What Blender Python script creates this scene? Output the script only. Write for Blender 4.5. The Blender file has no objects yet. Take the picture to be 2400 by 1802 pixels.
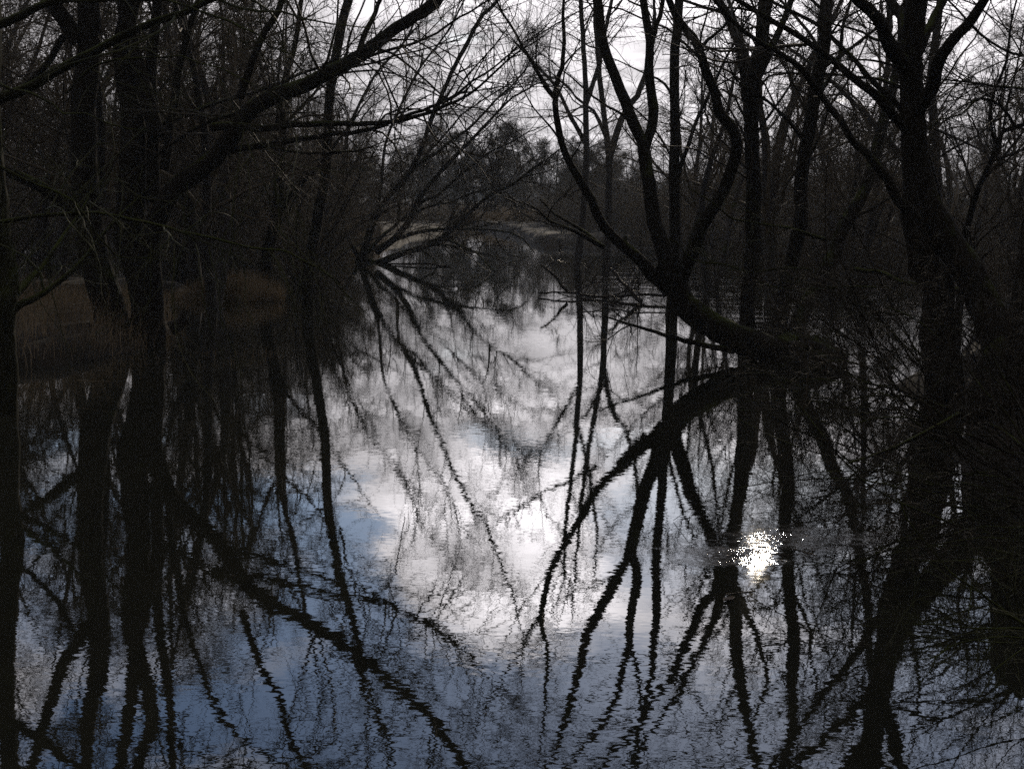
import bpy, math, random
import numpy as np

rng = np.random.default_rng(11)
sc = bpy.context.scene
COL = sc.collection

# ------------------------------------------------------------------ camera
F_PX, CX, CY = 3297.0, 1200.0, 901.0        # focal length and centre in photo pixels
CAM_H = 2.5                                  # metres above the water
PITCH, ROLL = math.radians(7.49), math.radians(1.3)
_f = np.array([0, math.cos(PITCH), -math.sin(PITCH)])
_u0 = np.array([0, math.sin(PITCH), math.cos(PITCH)])
_r0 = np.array([1.0, 0, 0])
_r = math.cos(ROLL) * _r0 + math.sin(ROLL) * _u0
_u = -math.sin(ROLL) * _r0 + math.cos(ROLL) * _u0

cam_d = bpy.data.cameras.new('camera')
cam = bpy.data.objects.new('camera', cam_d)
COL.objects.link(cam)
from mathutils import Matrix
m = Matrix(((_r[0], _u[0], -_f[0], 0), (_r[1], _u[1], -_f[1], 0), (_r[2], _u[2], -_f[2], CAM_H), (0, 0, 0, 1)))
cam.matrix_world = m
cam_d.sensor_width = 36
cam_d.lens = 36 * F_PX / 2400
cam_d.clip_end = 9000
cam_d.clip_start = 0.05
sc.camera = cam

# survey windows: (x0, y0, step)
ZN = dict(A=(0, 0, .4215), B=(700, 0, .4215), C=(1300, 0, .4214), D=(1800, 0, .4214), E=(0, 500, .3612),
          F=(600, 400, .3612), G=(1200, 500, .3617), H=(1800, 500, .3612), I=(0, 1100, .4226), J=(800, 1000, .4828),
          K=(1600, 1100, .4226), L=(900, 200, .27086), M=(350, 1000, .2408), S=(0, 0, 1.0), N=(0, 560, .301),
          Q=(1600, 1150, .22604))


def ray(p):
    p = np.asarray(p, float)
    u = (p[:, 0] - CX) / F_PX
    v = -(p[:, 1] - CY) / F_PX
    return _f[None] + u[:, None] * _r[None] + v[:, None] * _u[None]


def at_depth(p, d, mirrored=False):
    """points of the place seen along survey directions p at ground distances d"""
    dr = ray(p)
    t = d / dr[:, 1]
    P = np.array([0, 0, CAM_H])[None] + dr * t[:, None]
    if mirrored:
        P[:, 2] = -P[:, 2]
    return P


def on_water(x, y, z=0.0):
    dr = ray([(x, y)])[0]
    t = (z - CAM_H) / dr[2]
    return np.array([0, 0, CAM_H]) + dr * t


def norm(a):
    return a / np.maximum(np.linalg.norm(a, axis=-1, keepdims=True), 1e-9)


def catmull(P, R, step):
    P = np.asarray(P, float)
    R = np.asarray(R, float)
    n = len(P)
    if n == 2:
        k = max(2, int(np.linalg.norm(P[1] - P[0]) / step) + 1)
        t = np.linspace(0, 1, k)[:, None]
        return P[0] * (1 - t) + P[1] * t, R[0] * (1 - t[:, 0]) + R[1] * t[:, 0]
    Q = np.vstack([2 * P[0] - P[1], P, 2 * P[-1] - P[-2]])
    op, orr = [], []
    for i in range(n - 1):
        p0, p1, p2, p3 = Q[i], Q[i + 1], Q[i + 2], Q[i + 3]
        k = max(2, int(np.linalg.norm(p2 - p1) / step) + 1)
        t = np.linspace(0, 1, k, endpoint=(i == n - 2))[:, None]
        op.append(.5 * ((2 * p1) + (-p0 + p2) * t + (2 * p0 - 5 * p1 + 4 * p2 - p3) * t ** 2 + (-p0 + 3 * p1 - 3 * p2 + p3) * t ** 3))
        orr.append(R[i] * (1 - t[:, 0]) + R[i + 1] * t[:, 0])
    return np.vstack(op), np.concatenate(orr)


class Limb:
    """one traced limb: a chain of points with radii"""
    def __init__(self, P, R):
        self.P, self.R = P, R


def limb(segs, d, w, ext=0.0, up=.25, step=None, wig=.25, mirrored=False, kink=None):
    """segs: list of (zone, points); d: depth or (d0, d1); w: (w0, w1) diameters in pixels of the first zone"""
    pts = []
    for z, pl in segs:
        x0, y0, s = ZN[z]
        pts += [(x0 + a * s, y0 + b * s) for a, b in pl]
    pts = np.array(pts, float)
    arc = np.concatenate([[0], np.cumsum(np.linalg.norm(np.diff(pts, axis=0), axis=1))])
    arc /= arc[-1]
    d0, d1 = (d, d) if np.isscalar(d) else d
    dd = d0 + (d1 - d0) * arc
    P = at_depth(pts, dd, mirrored)
    s0 = ZN[segs[0][0]][2]
    w0, w1 = w
    R = (w0 + (w1 - w0) * arc ** .8) * s0 * .5 * dd / F_PX
    st = step or max(.08, .012 * d0)
    P, R = catmull(P, R, st)
    n = len(P)
    # natural kinks
    if kink is None:
        kink = max(.004, .0006 * d0)
    k = rng.normal(0, 1, (n, 3))
    k = (k + np.roll(k, 1, 0) + np.roll(k, -1, 0)) / 3
    env = np.minimum(1, np.arange(n) / 3.0)[:, None]
    P = P + k * (np.minimum(R, .05)[:, None] * wig + kink) * env
    if ext > 0:
        T = norm((P[-1] - P[max(0, n - 4)])[None])[0]
        sl = .22
        m_ = int(ext / sl) + 1
        q, rr = P[-1].copy(), R[-1]
        E, ER = [], []
        for i in range(m_):
            T = norm((T + rng.normal(0, .10, 3) + np.array([0, 0, up * .1]))[None])[0]
            q = q + T * sl
            E.append(q.copy())
            ER.append(rr * (1 - .93 * (i + 1) / m_))
        P = np.vstack([P, E])
        R = np.concatenate([R, ER])
    return Limb(P, R)


# ------------------------------------------------------------------ growing twigs
def sample_limbs(limbs, per_m, t0=.0, rmax=9, zmin=-9):
    S, T, RR, REM = [], [], [], []
    for lb in limbs:
        P, R = lb.P, lb.R
        seg = np.linalg.norm(np.diff(P, axis=0), axis=1)
        arc = np.concatenate([[0], np.cumsum(seg)])
        L = arc[-1]
        n = rng.poisson(per_m * L * (1 - t0))
        if n == 0:
            continue
        a = np.sort(rng.uniform(t0 * L, L, n))
        i = np.clip(np.searchsorted(arc, a) - 1, 0, len(seg) - 1)
        f = ((a - arc[i]) / np.maximum(seg[i], 1e-6))[:, None]
        p = P[i] * (1 - f) + P[i + 1] * f
        t = norm(P[i + 1] - P[i])
        r = R[i] * (1 - f[:, 0]) + R[i + 1] * f[:, 0]
        ok = (r < rmax) & (p[:, 2] > zmin)
        S.append(p[ok]); T.append(t[ok]); RR.append(r[ok]); REM.append((L - a)[ok])
    if not S:
        z = np.zeros((0, 3))
        return z, z, np.zeros(0), np.zeros(0)
    return np.vstack(S), np.vstack(T), np.concatenate(RR), np.concatenate(REM)


def sample_batch(P, R, n_each, t0=.15):
    N, K, _ = P.shape
    idx = np.repeat(np.arange(N), rng.poisson(n_each, N))
    t = rng.uniform(t0, 1, len(idx)) * (K - 1)
    i = np.clip(t.astype(int), 0, K - 2)
    f = (t - i)[:, None]
    p = P[idx, i] * (1 - f) + P[idx, i + 1] * f
    tg = norm(P[idx, i + 1] - P[idx, i])
    r = R[idx, i] * (1 - f[:, 0]) + R[idx, i + 1] * f[:, 0]
    return p, tg, r, 1 - t / (K - 1)


def branch_dir(T, a0, a1, bias=None, bw=0.0):
    n = len(T)
    ref = rng.normal(0, 1, (n, 3))
    side = norm(np.cross(T, ref))
    ang = rng.uniform(a0, a1, n)[:, None]
    d = T * np.cos(ang) + side * np.sin(ang)
    if bias is not None:
        d = d + np.asarray(bias)[None] * bw
    return norm(d)


def grow(S, D, L, r0, K=6, wander=.16, trop=(0, 0, 0), r1=.25):
    N = len(S)
    P = np.zeros((N, K, 3))
    P[:, 0] = S
    d = D.copy()
    trop = np.asarray(trop)[None]
    bend = rng.normal(0, wander * .6, (N, 3))
    for k in range(1, K):
        d = norm(d + rng.normal(0, wander, (N, 3)) + bend + trop)
        P[:, k] = P[:, k - 1] + d * (L / (K - 1))[:, None]
    f = np.linspace(1, r1, K)[None]
    return P, r0[:, None] * f


def crown(limbs, dens=1.6, len1=(.8, 2.4), n2=5, n3=5, len2=(.35, 1.1), len3=(.12, .5), rmin=.0016, trop1=(0, 0, .03),
          trop2=(0, 0, .02), trop3=(0, 0, .0), rmax=.2, t0=.05, a=(.45, 1.15), wander=.16, zmin=.1, r1max=.022, bias=None, bw=0):
    out = []
    S, T, R, rem = sample_limbs(limbs, dens, t0, rmax, zmin)
    if len(S) == 0:
        return out
    L = rng.uniform(len1[0], len1[1], len(S)) * np.clip(.35 + rem / 3.0, .35, 1.0)
    r = np.minimum(np.minimum(R * .6, r1max), .004 + L * .008)
    r = np.maximum(r, rmin * 1.8)
    P1, R1 = grow(S, branch_dir(T, a[0], a[1], bias, bw), L, r, 8, wander, trop1, .3)
    out.append((P1, R1, 5))
    p, tg, rr, rem = sample_batch(P1, R1, n2)
    L2 = rng.uniform(len2[0], len2[1], len(p)) * (.4 + .6 * rem)
    r2 = np.maximum(np.minimum(rr * .65, .009), rmin * 1.3)
    P2, R2 = grow(p, branch_dir(tg, .4, 1.1, bias, bw * .5), L2, r2, 6, wander * 1.1, trop2, .4)
    out.append((P2, R2, 4))
    if n3:
        p, tg, rr, rem = sample_batch(P2, R2, n3)
        L3 = rng.uniform(len3[0], len3[1], len(p)) * (.5 + .5 * rem)
        P3, R3 = grow(p, branch_dir(tg, .35, 1.0), L3, np.maximum(rr * .6, rmin), 4, wander * 1.2, trop3, .55)
        out.append((P3, R3, 3))
    return out


# ------------------------------------------------------------------ meshes
def tube_arrays(P, R, sides, lump=0.0):
    N, K, _ = P.shape
    T = np.zeros_like(P)
    T[:, 1:-1] = P[:, 2:] - P[:, :-2]
    T[:, 0] = P[:, 1] - P[:, 0]
    T[:, -1] = P[:, -1] - P[:, -2]
    T = norm(T)
    mean = np.abs(norm(P[:, -1] - P[:, 0]))
    ref = np.zeros((N, 3))
    ref[np.arange(N), np.argmin(mean, axis=1)] = 1
    n1 = norm(np.cross(T, ref[:, None, :]))
    n2 = np.cross(T, n1)
    a = np.linspace(0, 2 * math.pi, sides, endpoint=False)
    rad = R[:, :, None] * np.ones(sides)[None, None]
    if lump:
        q = rng.normal(0, 1, (N, K, sides))
        q = (q + np.roll(q, 1, 1) + np.roll(q, 1, 2) + np.roll(q, -1, 1)) / 2
        ridge = np.sin(a * 3 + 1.3)[None, None] * .5 + np.sin(a * 5 + .4)[None, None] * .4
        rad = rad * (1 + lump * (q * .6 + ridge * .7))
    V = P[:, :, None, :] + rad[..., None] * (np.cos(a)[None, None, :, None] * n1[:, :, None] + np.sin(a)[None, None, :, None] * n2[:, :, None])
    base = (np.arange(N)[:, None, None] * K + np.arange(K - 1)[None, :, None]) * sides
    j = np.arange(sides)[None, None, :]
    j2 = (j + 1) % sides
    Fq = np.stack([base + j, base + j2, base + sides + j2, base + sides + j], -1).reshape(-1, 4)
    return V.reshape(-1, 3), Fq


def mesh_from(name, V, Fq, mat, tris=None):
    me = bpy.data.meshes.new(name)
    V = np.ascontiguousarray(V, np.float32)
    nq = len(Fq)
    nt = 0 if tris is None else len(tris)
    me.vertices.add(len(V))
    me.vertices.foreach_set('co', V.ravel())
    idx = Fq.ravel()
    if nt:
        idx = np.concatenate([idx, tris.ravel()])
    me.loops.add(len(idx))
    me.loops.foreach_set('vertex_index', idx.astype(np.int32))
    me.polygons.add(nq + nt)
    st = np.arange(nq) * 4
    if nt:
        st = np.concatenate([st, nq * 4 + np.arange(nt) * 3])
    me.polygons.foreach_set('loop_start', st.astype(np.int32))
    me.polygons.foreach_set('use_smooth', np.ones(nq + nt, bool))
    me.update(calc_edges=True)
    me.materials.append(mat)
    return me


def mesh_tubes(name, batches, mat, origin, lump=0.0):
    Vs, Fs, off = [], [], 0
    for b in batches:
        P, R, s = b
        if len(P) == 0:
            continue
        V, Fq = tube_arrays(P, R, s, lump)
        Vs.append(V - np.asarray(origin)[None])
        Fs.append(Fq + off)
        off += len(V)
    return mesh_from(name, np.vstack(Vs), np.vstack(Fs), mat)


def link(name, me, parent=None, loc=None):
    o = bpy.data.objects.new(name, me)
    COL.objects.link(o)
    if parent is not None:
        o.parent = parent
    if loc is not None:
        o.location = [float(v) for v in loc]
    return o


def empty(name, loc, label, cat, group=None):
    o = bpy.data.objects.new(name, None)
    COL.objects.link(o)
    o.location = [float(v) for v in loc]
    o.empty_display_size = .3
    o['label'] = label
    o['category'] = cat
    if group:
        o['group'] = group
    return o


def tag(o, label=None, cat=None, group=None, kind=None):
    for k, v in (('label', label), ('category', cat), ('group', group), ('kind', kind)):
        if v:
            o[k] = v
    return o


# ------------------------------------------------------------------ materials
def new_mat(name):
    mt = bpy.data.materials.new(name)
    mt.use_nodes = True
    nt = mt.node_tree
    for n in list(nt.nodes):
        nt.nodes.remove(n)
    out = nt.nodes.new('ShaderNodeOutputMaterial')
    return mt, nt, out


def N(nt, typ, **kw):
    n = nt.nodes.new(typ)
    for k, v in kw.items():
        if k.startswith('in_'):
            n.inputs[int(k[3:])].default_value = v
        else:
            setattr(n, k, v)
    return n


def ramp(nt, fac, stops):
    n = nt.nodes.new('ShaderNodeValToRGB')
    el = n.color_ramp.elements
    while len(el) < len(stops):
        el.new(.5)
    for e, (p, c) in zip(el, stops):
        e.position = p
        e.color = (c[0], c[1], c[2], 1)
    nt.links.new(fac, n.inputs[0])
    return n.outputs[0]


def math_(nt, op, a, b=None, c=None, clamp=False):
    n = nt.nodes.new('ShaderNodeMath')
    n.operation = op
    n.use_clamp = clamp
    for i, v in enumerate((a, b, c)):
        if v is None:
            continue
        if isinstance(v, (int, float)):
            n.inputs[i].default_value = v
        else:
            nt.links.new(v, n.inputs[i])
    return n.outputs[0]


def vmath(nt, op, a, b=None):
    n = nt.nodes.new('ShaderNodeVectorMath')
    n.operation = op
    for i, v in enumerate((a, b)):
        if v is None:
            continue
        if isinstance(v, (tuple, list)):
            n.inputs[i].default_value = v
        else:
            nt.links.new(v, n.inputs[i])
    return n


def bark_mat(name, c0, c1, moss=0.0, rough=.85, scale=9.0):
    mt, nt, out = new_mat(name)
    bs = N(nt, 'ShaderNodeBsdfPrincipled')
    bs.inputs['Roughness'].default_value = rough
    bs.inputs['Specular IOR Level'].default_value = .02
    geo = N(nt, 'ShaderNodeNewGeometry')
    mp = N(nt, 'ShaderNodeMapping')
    mp.inputs['Scale'].default_value = (scale, scale, scale * .22)
    nt.links.new(geo.outputs['Position'], mp.inputs[0])
    nz = N(nt, 'ShaderNodeTexNoise')
    nz.inputs['Scale'].default_value = 2.2
    nz.inputs['Detail'].default_value = 5
    nz.inputs['Roughness'].default_value = .65
    nt.links.new(mp.outputs[0], nz.inputs['Vector'])
    col = ramp(nt, nz.outputs['Fac'], [(.3, c0), (.7, c1)])
    if moss:
        big = N(nt, 'ShaderNodeTexNoise')
        big.inputs['Scale'].default_value = 3.0
        big.inputs['Detail'].default_value = 3
        nt.links.new(geo.outputs['Position'], big.inputs['Vector'])
        sep = N(nt, 'ShaderNodeSeparateXYZ')
        nt.links.new(geo.outputs['Normal'], sep.inputs[0])
        k = math_(nt, 'MULTIPLY_ADD', sep.outputs[2], .35, big.outputs['Fac'])
        k = math_(nt, 'SUBTRACT', k, .78 - moss * .5)
        k = math_(nt, 'MULTIPLY', k, 5.0, clamp=True)
        mx = N(nt, 'ShaderNodeMix', data_type='RGBA')
        nt.links.new(k, mx.inputs[0])
        nt.links.new(col, mx.inputs[6])
        mx.inputs[7].default_value = (.035, .042, .011, 1)
        col = mx.outputs[2]
    nt.links.new(col, bs.inputs['Base Color'])
    bp = N(nt, 'ShaderNodeBump')
    bp.inputs['Strength'].default_value = .9
    bp.inputs['Distance'].default_value = .03
    nt.links.new(nz.outputs['Fac'], bp.inputs['Height'])
    nt.links.new(bp.outputs[0], bs.inputs['Normal'])
    nt.links.new(bs.outputs[0], out.inputs[0])
    return mt


def flat_mat(name, c0, c1, rough=.7, scale=1.5, spec=.3, trans=0):
    mt, nt, out = new_mat(name)
    bs = N(nt, 'ShaderNodeBsdfPrincipled')
    bs.inputs['Roughness'].default_value = rough
    bs.inputs['Specular IOR Level'].default_value = spec
    geo = N(nt, 'ShaderNodeNewGeometry')
    nz = N(nt, 'ShaderNodeTexNoise')
    nz.inputs['Scale'].default_value = scale
    nz.inputs['Detail'].default_value = 3
    nt.links.new(geo.outputs['Position'], nz.inputs['Vector'])
    col = ramp(nt, nz.outputs['Fac'], [(.35, c0), (.65, c1)])
    nt.links.new(col, bs.inputs['Base Color'])
    if trans:
        tl = N(nt, 'ShaderNodeBsdfTranslucent')
        nt.links.new(col, tl.inputs[0])
        ms = N(nt, 'ShaderNodeMixShader')
        ms.inputs[0].default_value = trans
        nt.links.new(bs.outputs[0], ms.inputs[1])
        nt.links.new(tl.outputs[0], ms.inputs[2])
        nt.links.new(ms.outputs[0], out.inputs[0])
    else:
        nt.links.new(bs.outputs[0], out.inputs[0])
    return mt


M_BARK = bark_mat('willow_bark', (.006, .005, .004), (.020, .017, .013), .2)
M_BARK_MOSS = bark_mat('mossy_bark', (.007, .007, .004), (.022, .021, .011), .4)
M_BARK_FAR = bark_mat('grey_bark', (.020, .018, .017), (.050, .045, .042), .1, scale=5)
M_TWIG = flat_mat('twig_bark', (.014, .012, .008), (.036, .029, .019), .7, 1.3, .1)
M_TWIG_MOSS = flat_mat('mossy_twig_bark', (.018, .021, .008), (.042, .044, .018), .75, 2.0, .08)
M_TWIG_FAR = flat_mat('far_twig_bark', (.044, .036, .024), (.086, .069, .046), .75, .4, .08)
M_REED = flat_mat('dry_reed', (.095, .072, .045), (.21, .16, .10), .8, 1.2, .05, .18)
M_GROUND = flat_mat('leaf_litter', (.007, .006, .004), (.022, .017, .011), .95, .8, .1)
M_HILL = flat_mat('wooded_hill', (.030, .030, .035), (.055, .052, .055), 1.0, .03, .0)
M_DRIFT = bark_mat('wet_dead_wood', (.012, .010, .009), (.04, .034, .028), 0, .45)
M_LEAF = flat_mat('dead_leaf', (.05, .035, .02), (.12, .085, .05), .6, 9, .4)


def water_mat():
    mt, nt, out = new_mat('pond_water')
    geo = N(nt, 'ShaderNodeNewGeometry')
    pos = geo.outputs['Position']

    def noise(scale, detail=2.0, rough=.5, stretch=(1, 1, 1), off=(0, 0, 0)):
        mp = N(nt, 'ShaderNodeMapping')
        mp.inputs['Scale'].default_value = stretch
        mp.inputs['Location'].default_value = off
        nt.links.new(pos, mp.inputs[0])
        n = N(nt, 'ShaderNodeTexNoise')
        n.inputs['Scale'].default_value = scale
        n.inputs['Detail'].default_value = detail
        n.inputs['Roughness'].default_value = rough
        nt.links.new(mp.outputs[0], n.inputs['Vector'])
        return n

    def centred(n, k):
        v = vmath(nt, 'SUBTRACT', n.outputs['Color'], (.5, .5, .5))
        s = nt.nodes.new('ShaderNodeVectorMath')
        s.operation = 'SCALE'
        nt.links.new(v.outputs[0], s.inputs[0])
        if isinstance(k, (int, float)):
            s.inputs['Scale'].default_value = k
        else:
            nt.links.new(k, s.inputs['Scale'])
        return s.outputs[0]

    # wind patches: calmer and rougher water
    patch = noise(.16, 3, .55, (.8, 1.6, 1))
    calm = math_(nt, 'MULTIPLY_ADD', patch.outputs['Fac'], 3.2, -1.1, clamp=True)      # 0 calm .. 1 ruffled
    k_f = math_(nt, 'MULTIPLY_ADD', calm, RIP[0], RIP[1])
    k_m = math_(nt, 'MULTIPLY_ADD', calm, RIP[2], RIP[3])
    sp = N(nt, 'ShaderNodeSeparateXYZ')
    nt.links.new(pos, sp.inputs[0])
    X, Y = sp.outputs[0], sp.outputs[1]

    def disc(cx, cy, rx, ry, soft=.5):
        a = math_(nt, 'MULTIPLY', math_(nt, 'SUBTRACT', X, cx), 1 / rx)
        b = math_(nt, 'MULTIPLY', math_(nt, 'SUBTRACT', Y, cy), 1 / ry)
        d = math_(nt, 'ADD', math_(nt, 'MULTIPLY', a, a), math_(nt, 'MULTIPLY', b, b))
        return math_(nt, 'MULTIPLY', math_(nt, 'SUBTRACT', 1.0, d), 1 / soft)

    edge = noise(4.5, 5, .7, (.6, 1.3, 1))
    # floating scum film that scatters the low sun
    scum = None
    for (cx, cy, rx, ry, a) in SCUM:
        d = disc(cx, cy, rx, ry, 1.0)
        d = math_(nt, 'ADD', d, math_(nt, 'MULTIPLY_ADD', edge.outputs['Fac'], 4.0, -2.3))
        d = math_(nt, 'MULTIPLY', math_(nt, 'MULTIPLY', d, 1.0, clamp=True), a)
        scum = d if scum is None else math_(nt, 'MAXIMUM', scum, d)
    core = math_(nt, 'MULTIPLY', disc(CORE[0], CORE[1], CORE[2], CORE[3], 1.0), 1.0, clamp=True)
    core = math_(nt, 'MULTIPLY', core, math_(nt, 'MULTIPLY_ADD', edge.outputs['Fac'], 5.0, -1.9, clamp=True))
    halo = math_(nt, 'MULTIPLY', disc(CORE[0] - .02, CORE[1], .42, .9, 1.0), 1.0, clamp=True)
    sk = noise(38, 2, .6, (.8, 1.4, 1), (5, 5, 0))
    speck = math_(nt, 'MULTIPLY', math_(nt, 'SUBTRACT', sk.outputs['Fac'], .57), 7.0, clamp=True)
    fl = noise(.9, 4, .7, (.35, 1.5, 1), (3, 0, 0))
    flot = math_(nt, 'MULTIPLY', math_(nt, 'SUBTRACT', fl.outputs['Fac'], .51), 9.0, clamp=True)
    zone = disc(9.5, 44, 7.5, 24, .4)
    zone = math_(nt, 'MULTIPLY', zone, 1.0, clamp=True)
    flot = math_(nt, 'MULTIPLY', flot, zone)
    k_s = math_(nt, 'ADD', math_(nt, 'ADD', math_(nt, 'MULTIPLY', scum, math_(nt, 'MULTIPLY_ADD', speck, .16, .06)), math_(nt, 'MULTIPLY', core, .026)), math_(nt, 'MULTIPLY', flot, .3))
    fine = centred(noise(21, 2.2, .55, (.6, 1.35, 1)), k_f)
    mid = centred(noise(2.3, 2, .5, (.7, 1.5, 1), (7, 3, 0)), k_m)
    grit = centred(noise(42, 2, .6, (.6, 1.3, 1), (1, 9, 0)), k_s)
    v = vmath(nt, 'ADD', fine, mid).outputs[0]
    grit = vmath(nt, 'MULTIPLY', grit, (4.5, 1, 0)).outputs[0]
    v = vmath(nt, 'ADD', v, grit).outputs[0]
    v = vmath(nt, 'MULTIPLY', v, (1, 1, 0)).outputs[0]
    v = vmath(nt, 'ADD', v, (0, 0, 1)).outputs[0]
    nrm = vmath(nt, 'NORMALIZE', v).outputs[0]
    gl = N(nt, 'ShaderNodeBsdfGlossy')
    gl.inputs['Color'].default_value = (1, 1, 1, 1)
    nt.links.new(math_(nt, 'MULTIPLY_ADD', halo, .005, .010), gl.inputs['Roughness'])
    nt.links.new(nrm, gl.inputs['Normal'])
    df = N(nt, 'ShaderNodeBsdfDiffuse')
    df.inputs['Color'].default_value = (.010, .010, .007, 1)
    fr = N(nt, 'ShaderNodeFresnel')
    fr.inputs['IOR'].default_value = WATER_IOR
    nt.links.new(nrm, fr.inputs['Normal'])
    ms = N(nt, 'ShaderNodeMixShader')
    nt.links.new(fr.outputs[0], ms.inputs[0])
    nt.links.new(df.outputs[0], ms.inputs[1])
    nt.links.new(gl.outputs[0], ms.inputs[2])
    # the film itself: pale grey specks
    sd = N(nt, 'ShaderNodeBsdfPrincipled')
    sd.inputs['Base Color'].default_value = (.16, .15, .14, 1)
    sd.inputs['Roughness'].default_value = .9
    sd.inputs['Specular IOR Level'].default_value = .0
    nt.links.new(nrm, sd.inputs['Normal'])
    ms2 = N(nt, 'ShaderNodeMixShader')
    nt.links.new(math_(nt, 'MULTIPLY', scum, .5), ms2.inputs[0])
    nt.links.new(ms.outputs[0], ms2.inputs[1])
    nt.links.new(sd.outputs[0], ms2.inputs[2])
    nt.links.new(ms2.outputs[0], out.inputs[0])
    return mt


# ------------------------------------------------------------------ sun, sky
SUN_PX = (1774, 1310)                # where the sun stands mirrored in the water
sd_ = norm(ray([SUN_PX]))[0]
sd_[2] = -sd_[2]
SUN_EL = math.asin(sd_[2])
SUN_AZ = math.atan2(sd_[0], sd_[1])   # clockwise from +Y
RIP = (.023, .006, .0045, .0015)
WATER_IOR = 1.6
SKY_K = 1.4
HAZE = .00042
_s1 = on_water(1700, 1300)
_s2 = on_water(1880, 1262)
SCUM = [(_s1[0], _s1[1], .55, .5, 1.0), (_s2[0], _s2[1], .75, .55, .8)]
_s3 = on_water(1782, 1300)
CORE = (_s3[0] + .04, _s3[1], .42, .30)

sun_d = bpy.data.lights.new('sun', 'SUN')
sun_d.energy = 2.6
sun_d.angle = math.radians(.55)
sun_d.color = (1, .86, .68)
sun = bpy.data.objects.new('sun', sun_d)
COL.objects.link(sun)
from mathutils import Vector
sun.rotation_euler = Vector((-sd_[0], -sd_[1], -sd_[2])).to_track_quat('-Z', 'Y').to_euler()
sun.location = (5, 30, 40)

world = bpy.data.worlds.new('World')
sc.world = world
world.use_nodes = True
nt = world.node_tree
for n in list(nt.nodes):
    nt.nodes.remove(n)
wo = N(nt, 'ShaderNodeOutputWorld')
sky = N(nt, 'ShaderNodeTexSky')
sky.sky_type = 'NISHITA'
sky.sun_disc = False
sky.sun_elevation = SUN_EL
sky.sun_rotation = SUN_AZ
sky.air_density = 1.0
sky.dust_density = .4
sky.ozone_density = 3.0
tc = N(nt, 'ShaderNodeTexCoord')
dirv = tc.outputs['Generated']
sep = N(nt, 'ShaderNodeSeparateXYZ')
nt.links.new(dirv, sep.inputs[0])
zz = math_(nt, 'MAXIMUM', math_(nt, 'ADD', sep.outputs[2], .10), .03)
cmb = N(nt, 'ShaderNodeCombineXYZ')
nt.links.new(math_(nt, 'DIVIDE', sep.outputs[0], zz), cmb.inputs[0])
nt.links.new(math_(nt, 'DIVIDE', sep.outputs[1], zz), cmb.inputs[1])
cl = N(nt, 'ShaderNodeTexNoise')
cl.inputs['Scale'].default_value = 1.15
cl.inputs['Detail'].default_value = 7
cl.inputs['Roughness'].default_value = .58
cl.inputs['Distortion'].default_value = .3
nt.links.new(cmb.outputs[0], cl.inputs['Vector'])


def sky_dir(px, py, mirrored=True):
    v = norm(ray([(px, py)]))[0]
    if mirrored:
        v[2] = -v[2]
    return v


def lobe(px, py, sharp, mirrored=True):
    v = sky_dir(px, py, mirrored)
    d = vmath(nt, 'DOT_PRODUCT', dirv, tuple(float(x) for x in v)).outputs['Value']
    return math_(nt, 'POWER', math_(nt, 'MAXIMUM', d, 0.0), sharp)


# cloud cover: broken cloud, closed towards the horizon, brightest bank low over the pond
def sstep(v, a, b):
    n = N(nt, 'ShaderNodeMapRange', interpolation_type='SMOOTHSTEP')
    nt.links.new(v, n.inputs[0])
    n.inputs[1].default_value, n.inputs[2].default_value = a, b
    return n.outputs[0]


el = sep.outputs[2]
def puff(px, py, sharp, lo, hi):
    v = math_(nt, 'ADD', lobe(px, py, sharp), math_(nt, 'MULTIPLY_ADD', cl.outputs['Fac'], 1.5, -.75))
    return sstep(v, lo, hi)


bank = puff(1150, 1290, 190, .28, .98)
small = math_(nt, 'ADD', puff(1130, 905, 1400, .45, 1.0), puff(1150, 730, 2200, .45, 1.0))
back = sstep(sep.outputs[1], .75, -.1)       # added unseen dull cloud away from the sun, dims light on camera-facing sides
cov = math_(nt, 'ADD', cl.outputs['Fac'], math_(nt, 'MULTIPLY', bank, .26))
cov = math_(nt, 'ADD', cov, math_(nt, 'MULTIPLY', lobe(1120, 1780, 180), -.14))
cov = math_(nt, 'ADD', cov, math_(nt, 'MULTIPLY', sstep(el, .22, .10), .30))
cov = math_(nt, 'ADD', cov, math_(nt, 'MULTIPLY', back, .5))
cov = math_(nt, 'MULTIPLY', math_(nt, 'SUBTRACT', cov, .47), 6.5, clamp=True)
glow = math_(nt, 'ADD', math_(nt, 'MULTIPLY', lobe(SUN_PX[0], SUN_PX[1], 110), 1.5), math_(nt, 'MULTIPLY', lobe(SUN_PX[0], SUN_PX[1], 7), .34))
cb = math_(nt, 'ADD', math_(nt, 'MULTIPLY_ADD', small, .5, math_(nt, 'MULTIPLY', bank, 1.65)), math_(nt, 'MULTIPLY_ADD', math_(nt, 'SUBTRACT', sstep(el, .10, .30), math_(nt, 'MULTIPLY', sstep(el, .15, .10), .3)), .56, .72))
cb = math_(nt, 'ADD', cb, glow)
tex2 = N(nt, 'ShaderNodeTexNoise')
tex2.inputs['Scale'].default_value = 3.1
tex2.inputs['Detail'].default_value = 5
nt.links.new(cmb.outputs[0], tex2.inputs['Vector'])
cb = math_(nt, 'MULTIPLY', cb, math_(nt, 'MULTIPLY_ADD', tex2.outputs['Fac'], 1.9, .05))
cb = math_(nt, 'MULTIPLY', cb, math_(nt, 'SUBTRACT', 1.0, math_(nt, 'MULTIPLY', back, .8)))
csc = vmath(nt, 'SCALE', (1.0, .955, .985))
nt.links.new(math_(nt, 'MULTIPLY', cb, 10.0), csc.inputs['Scale'])
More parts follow.
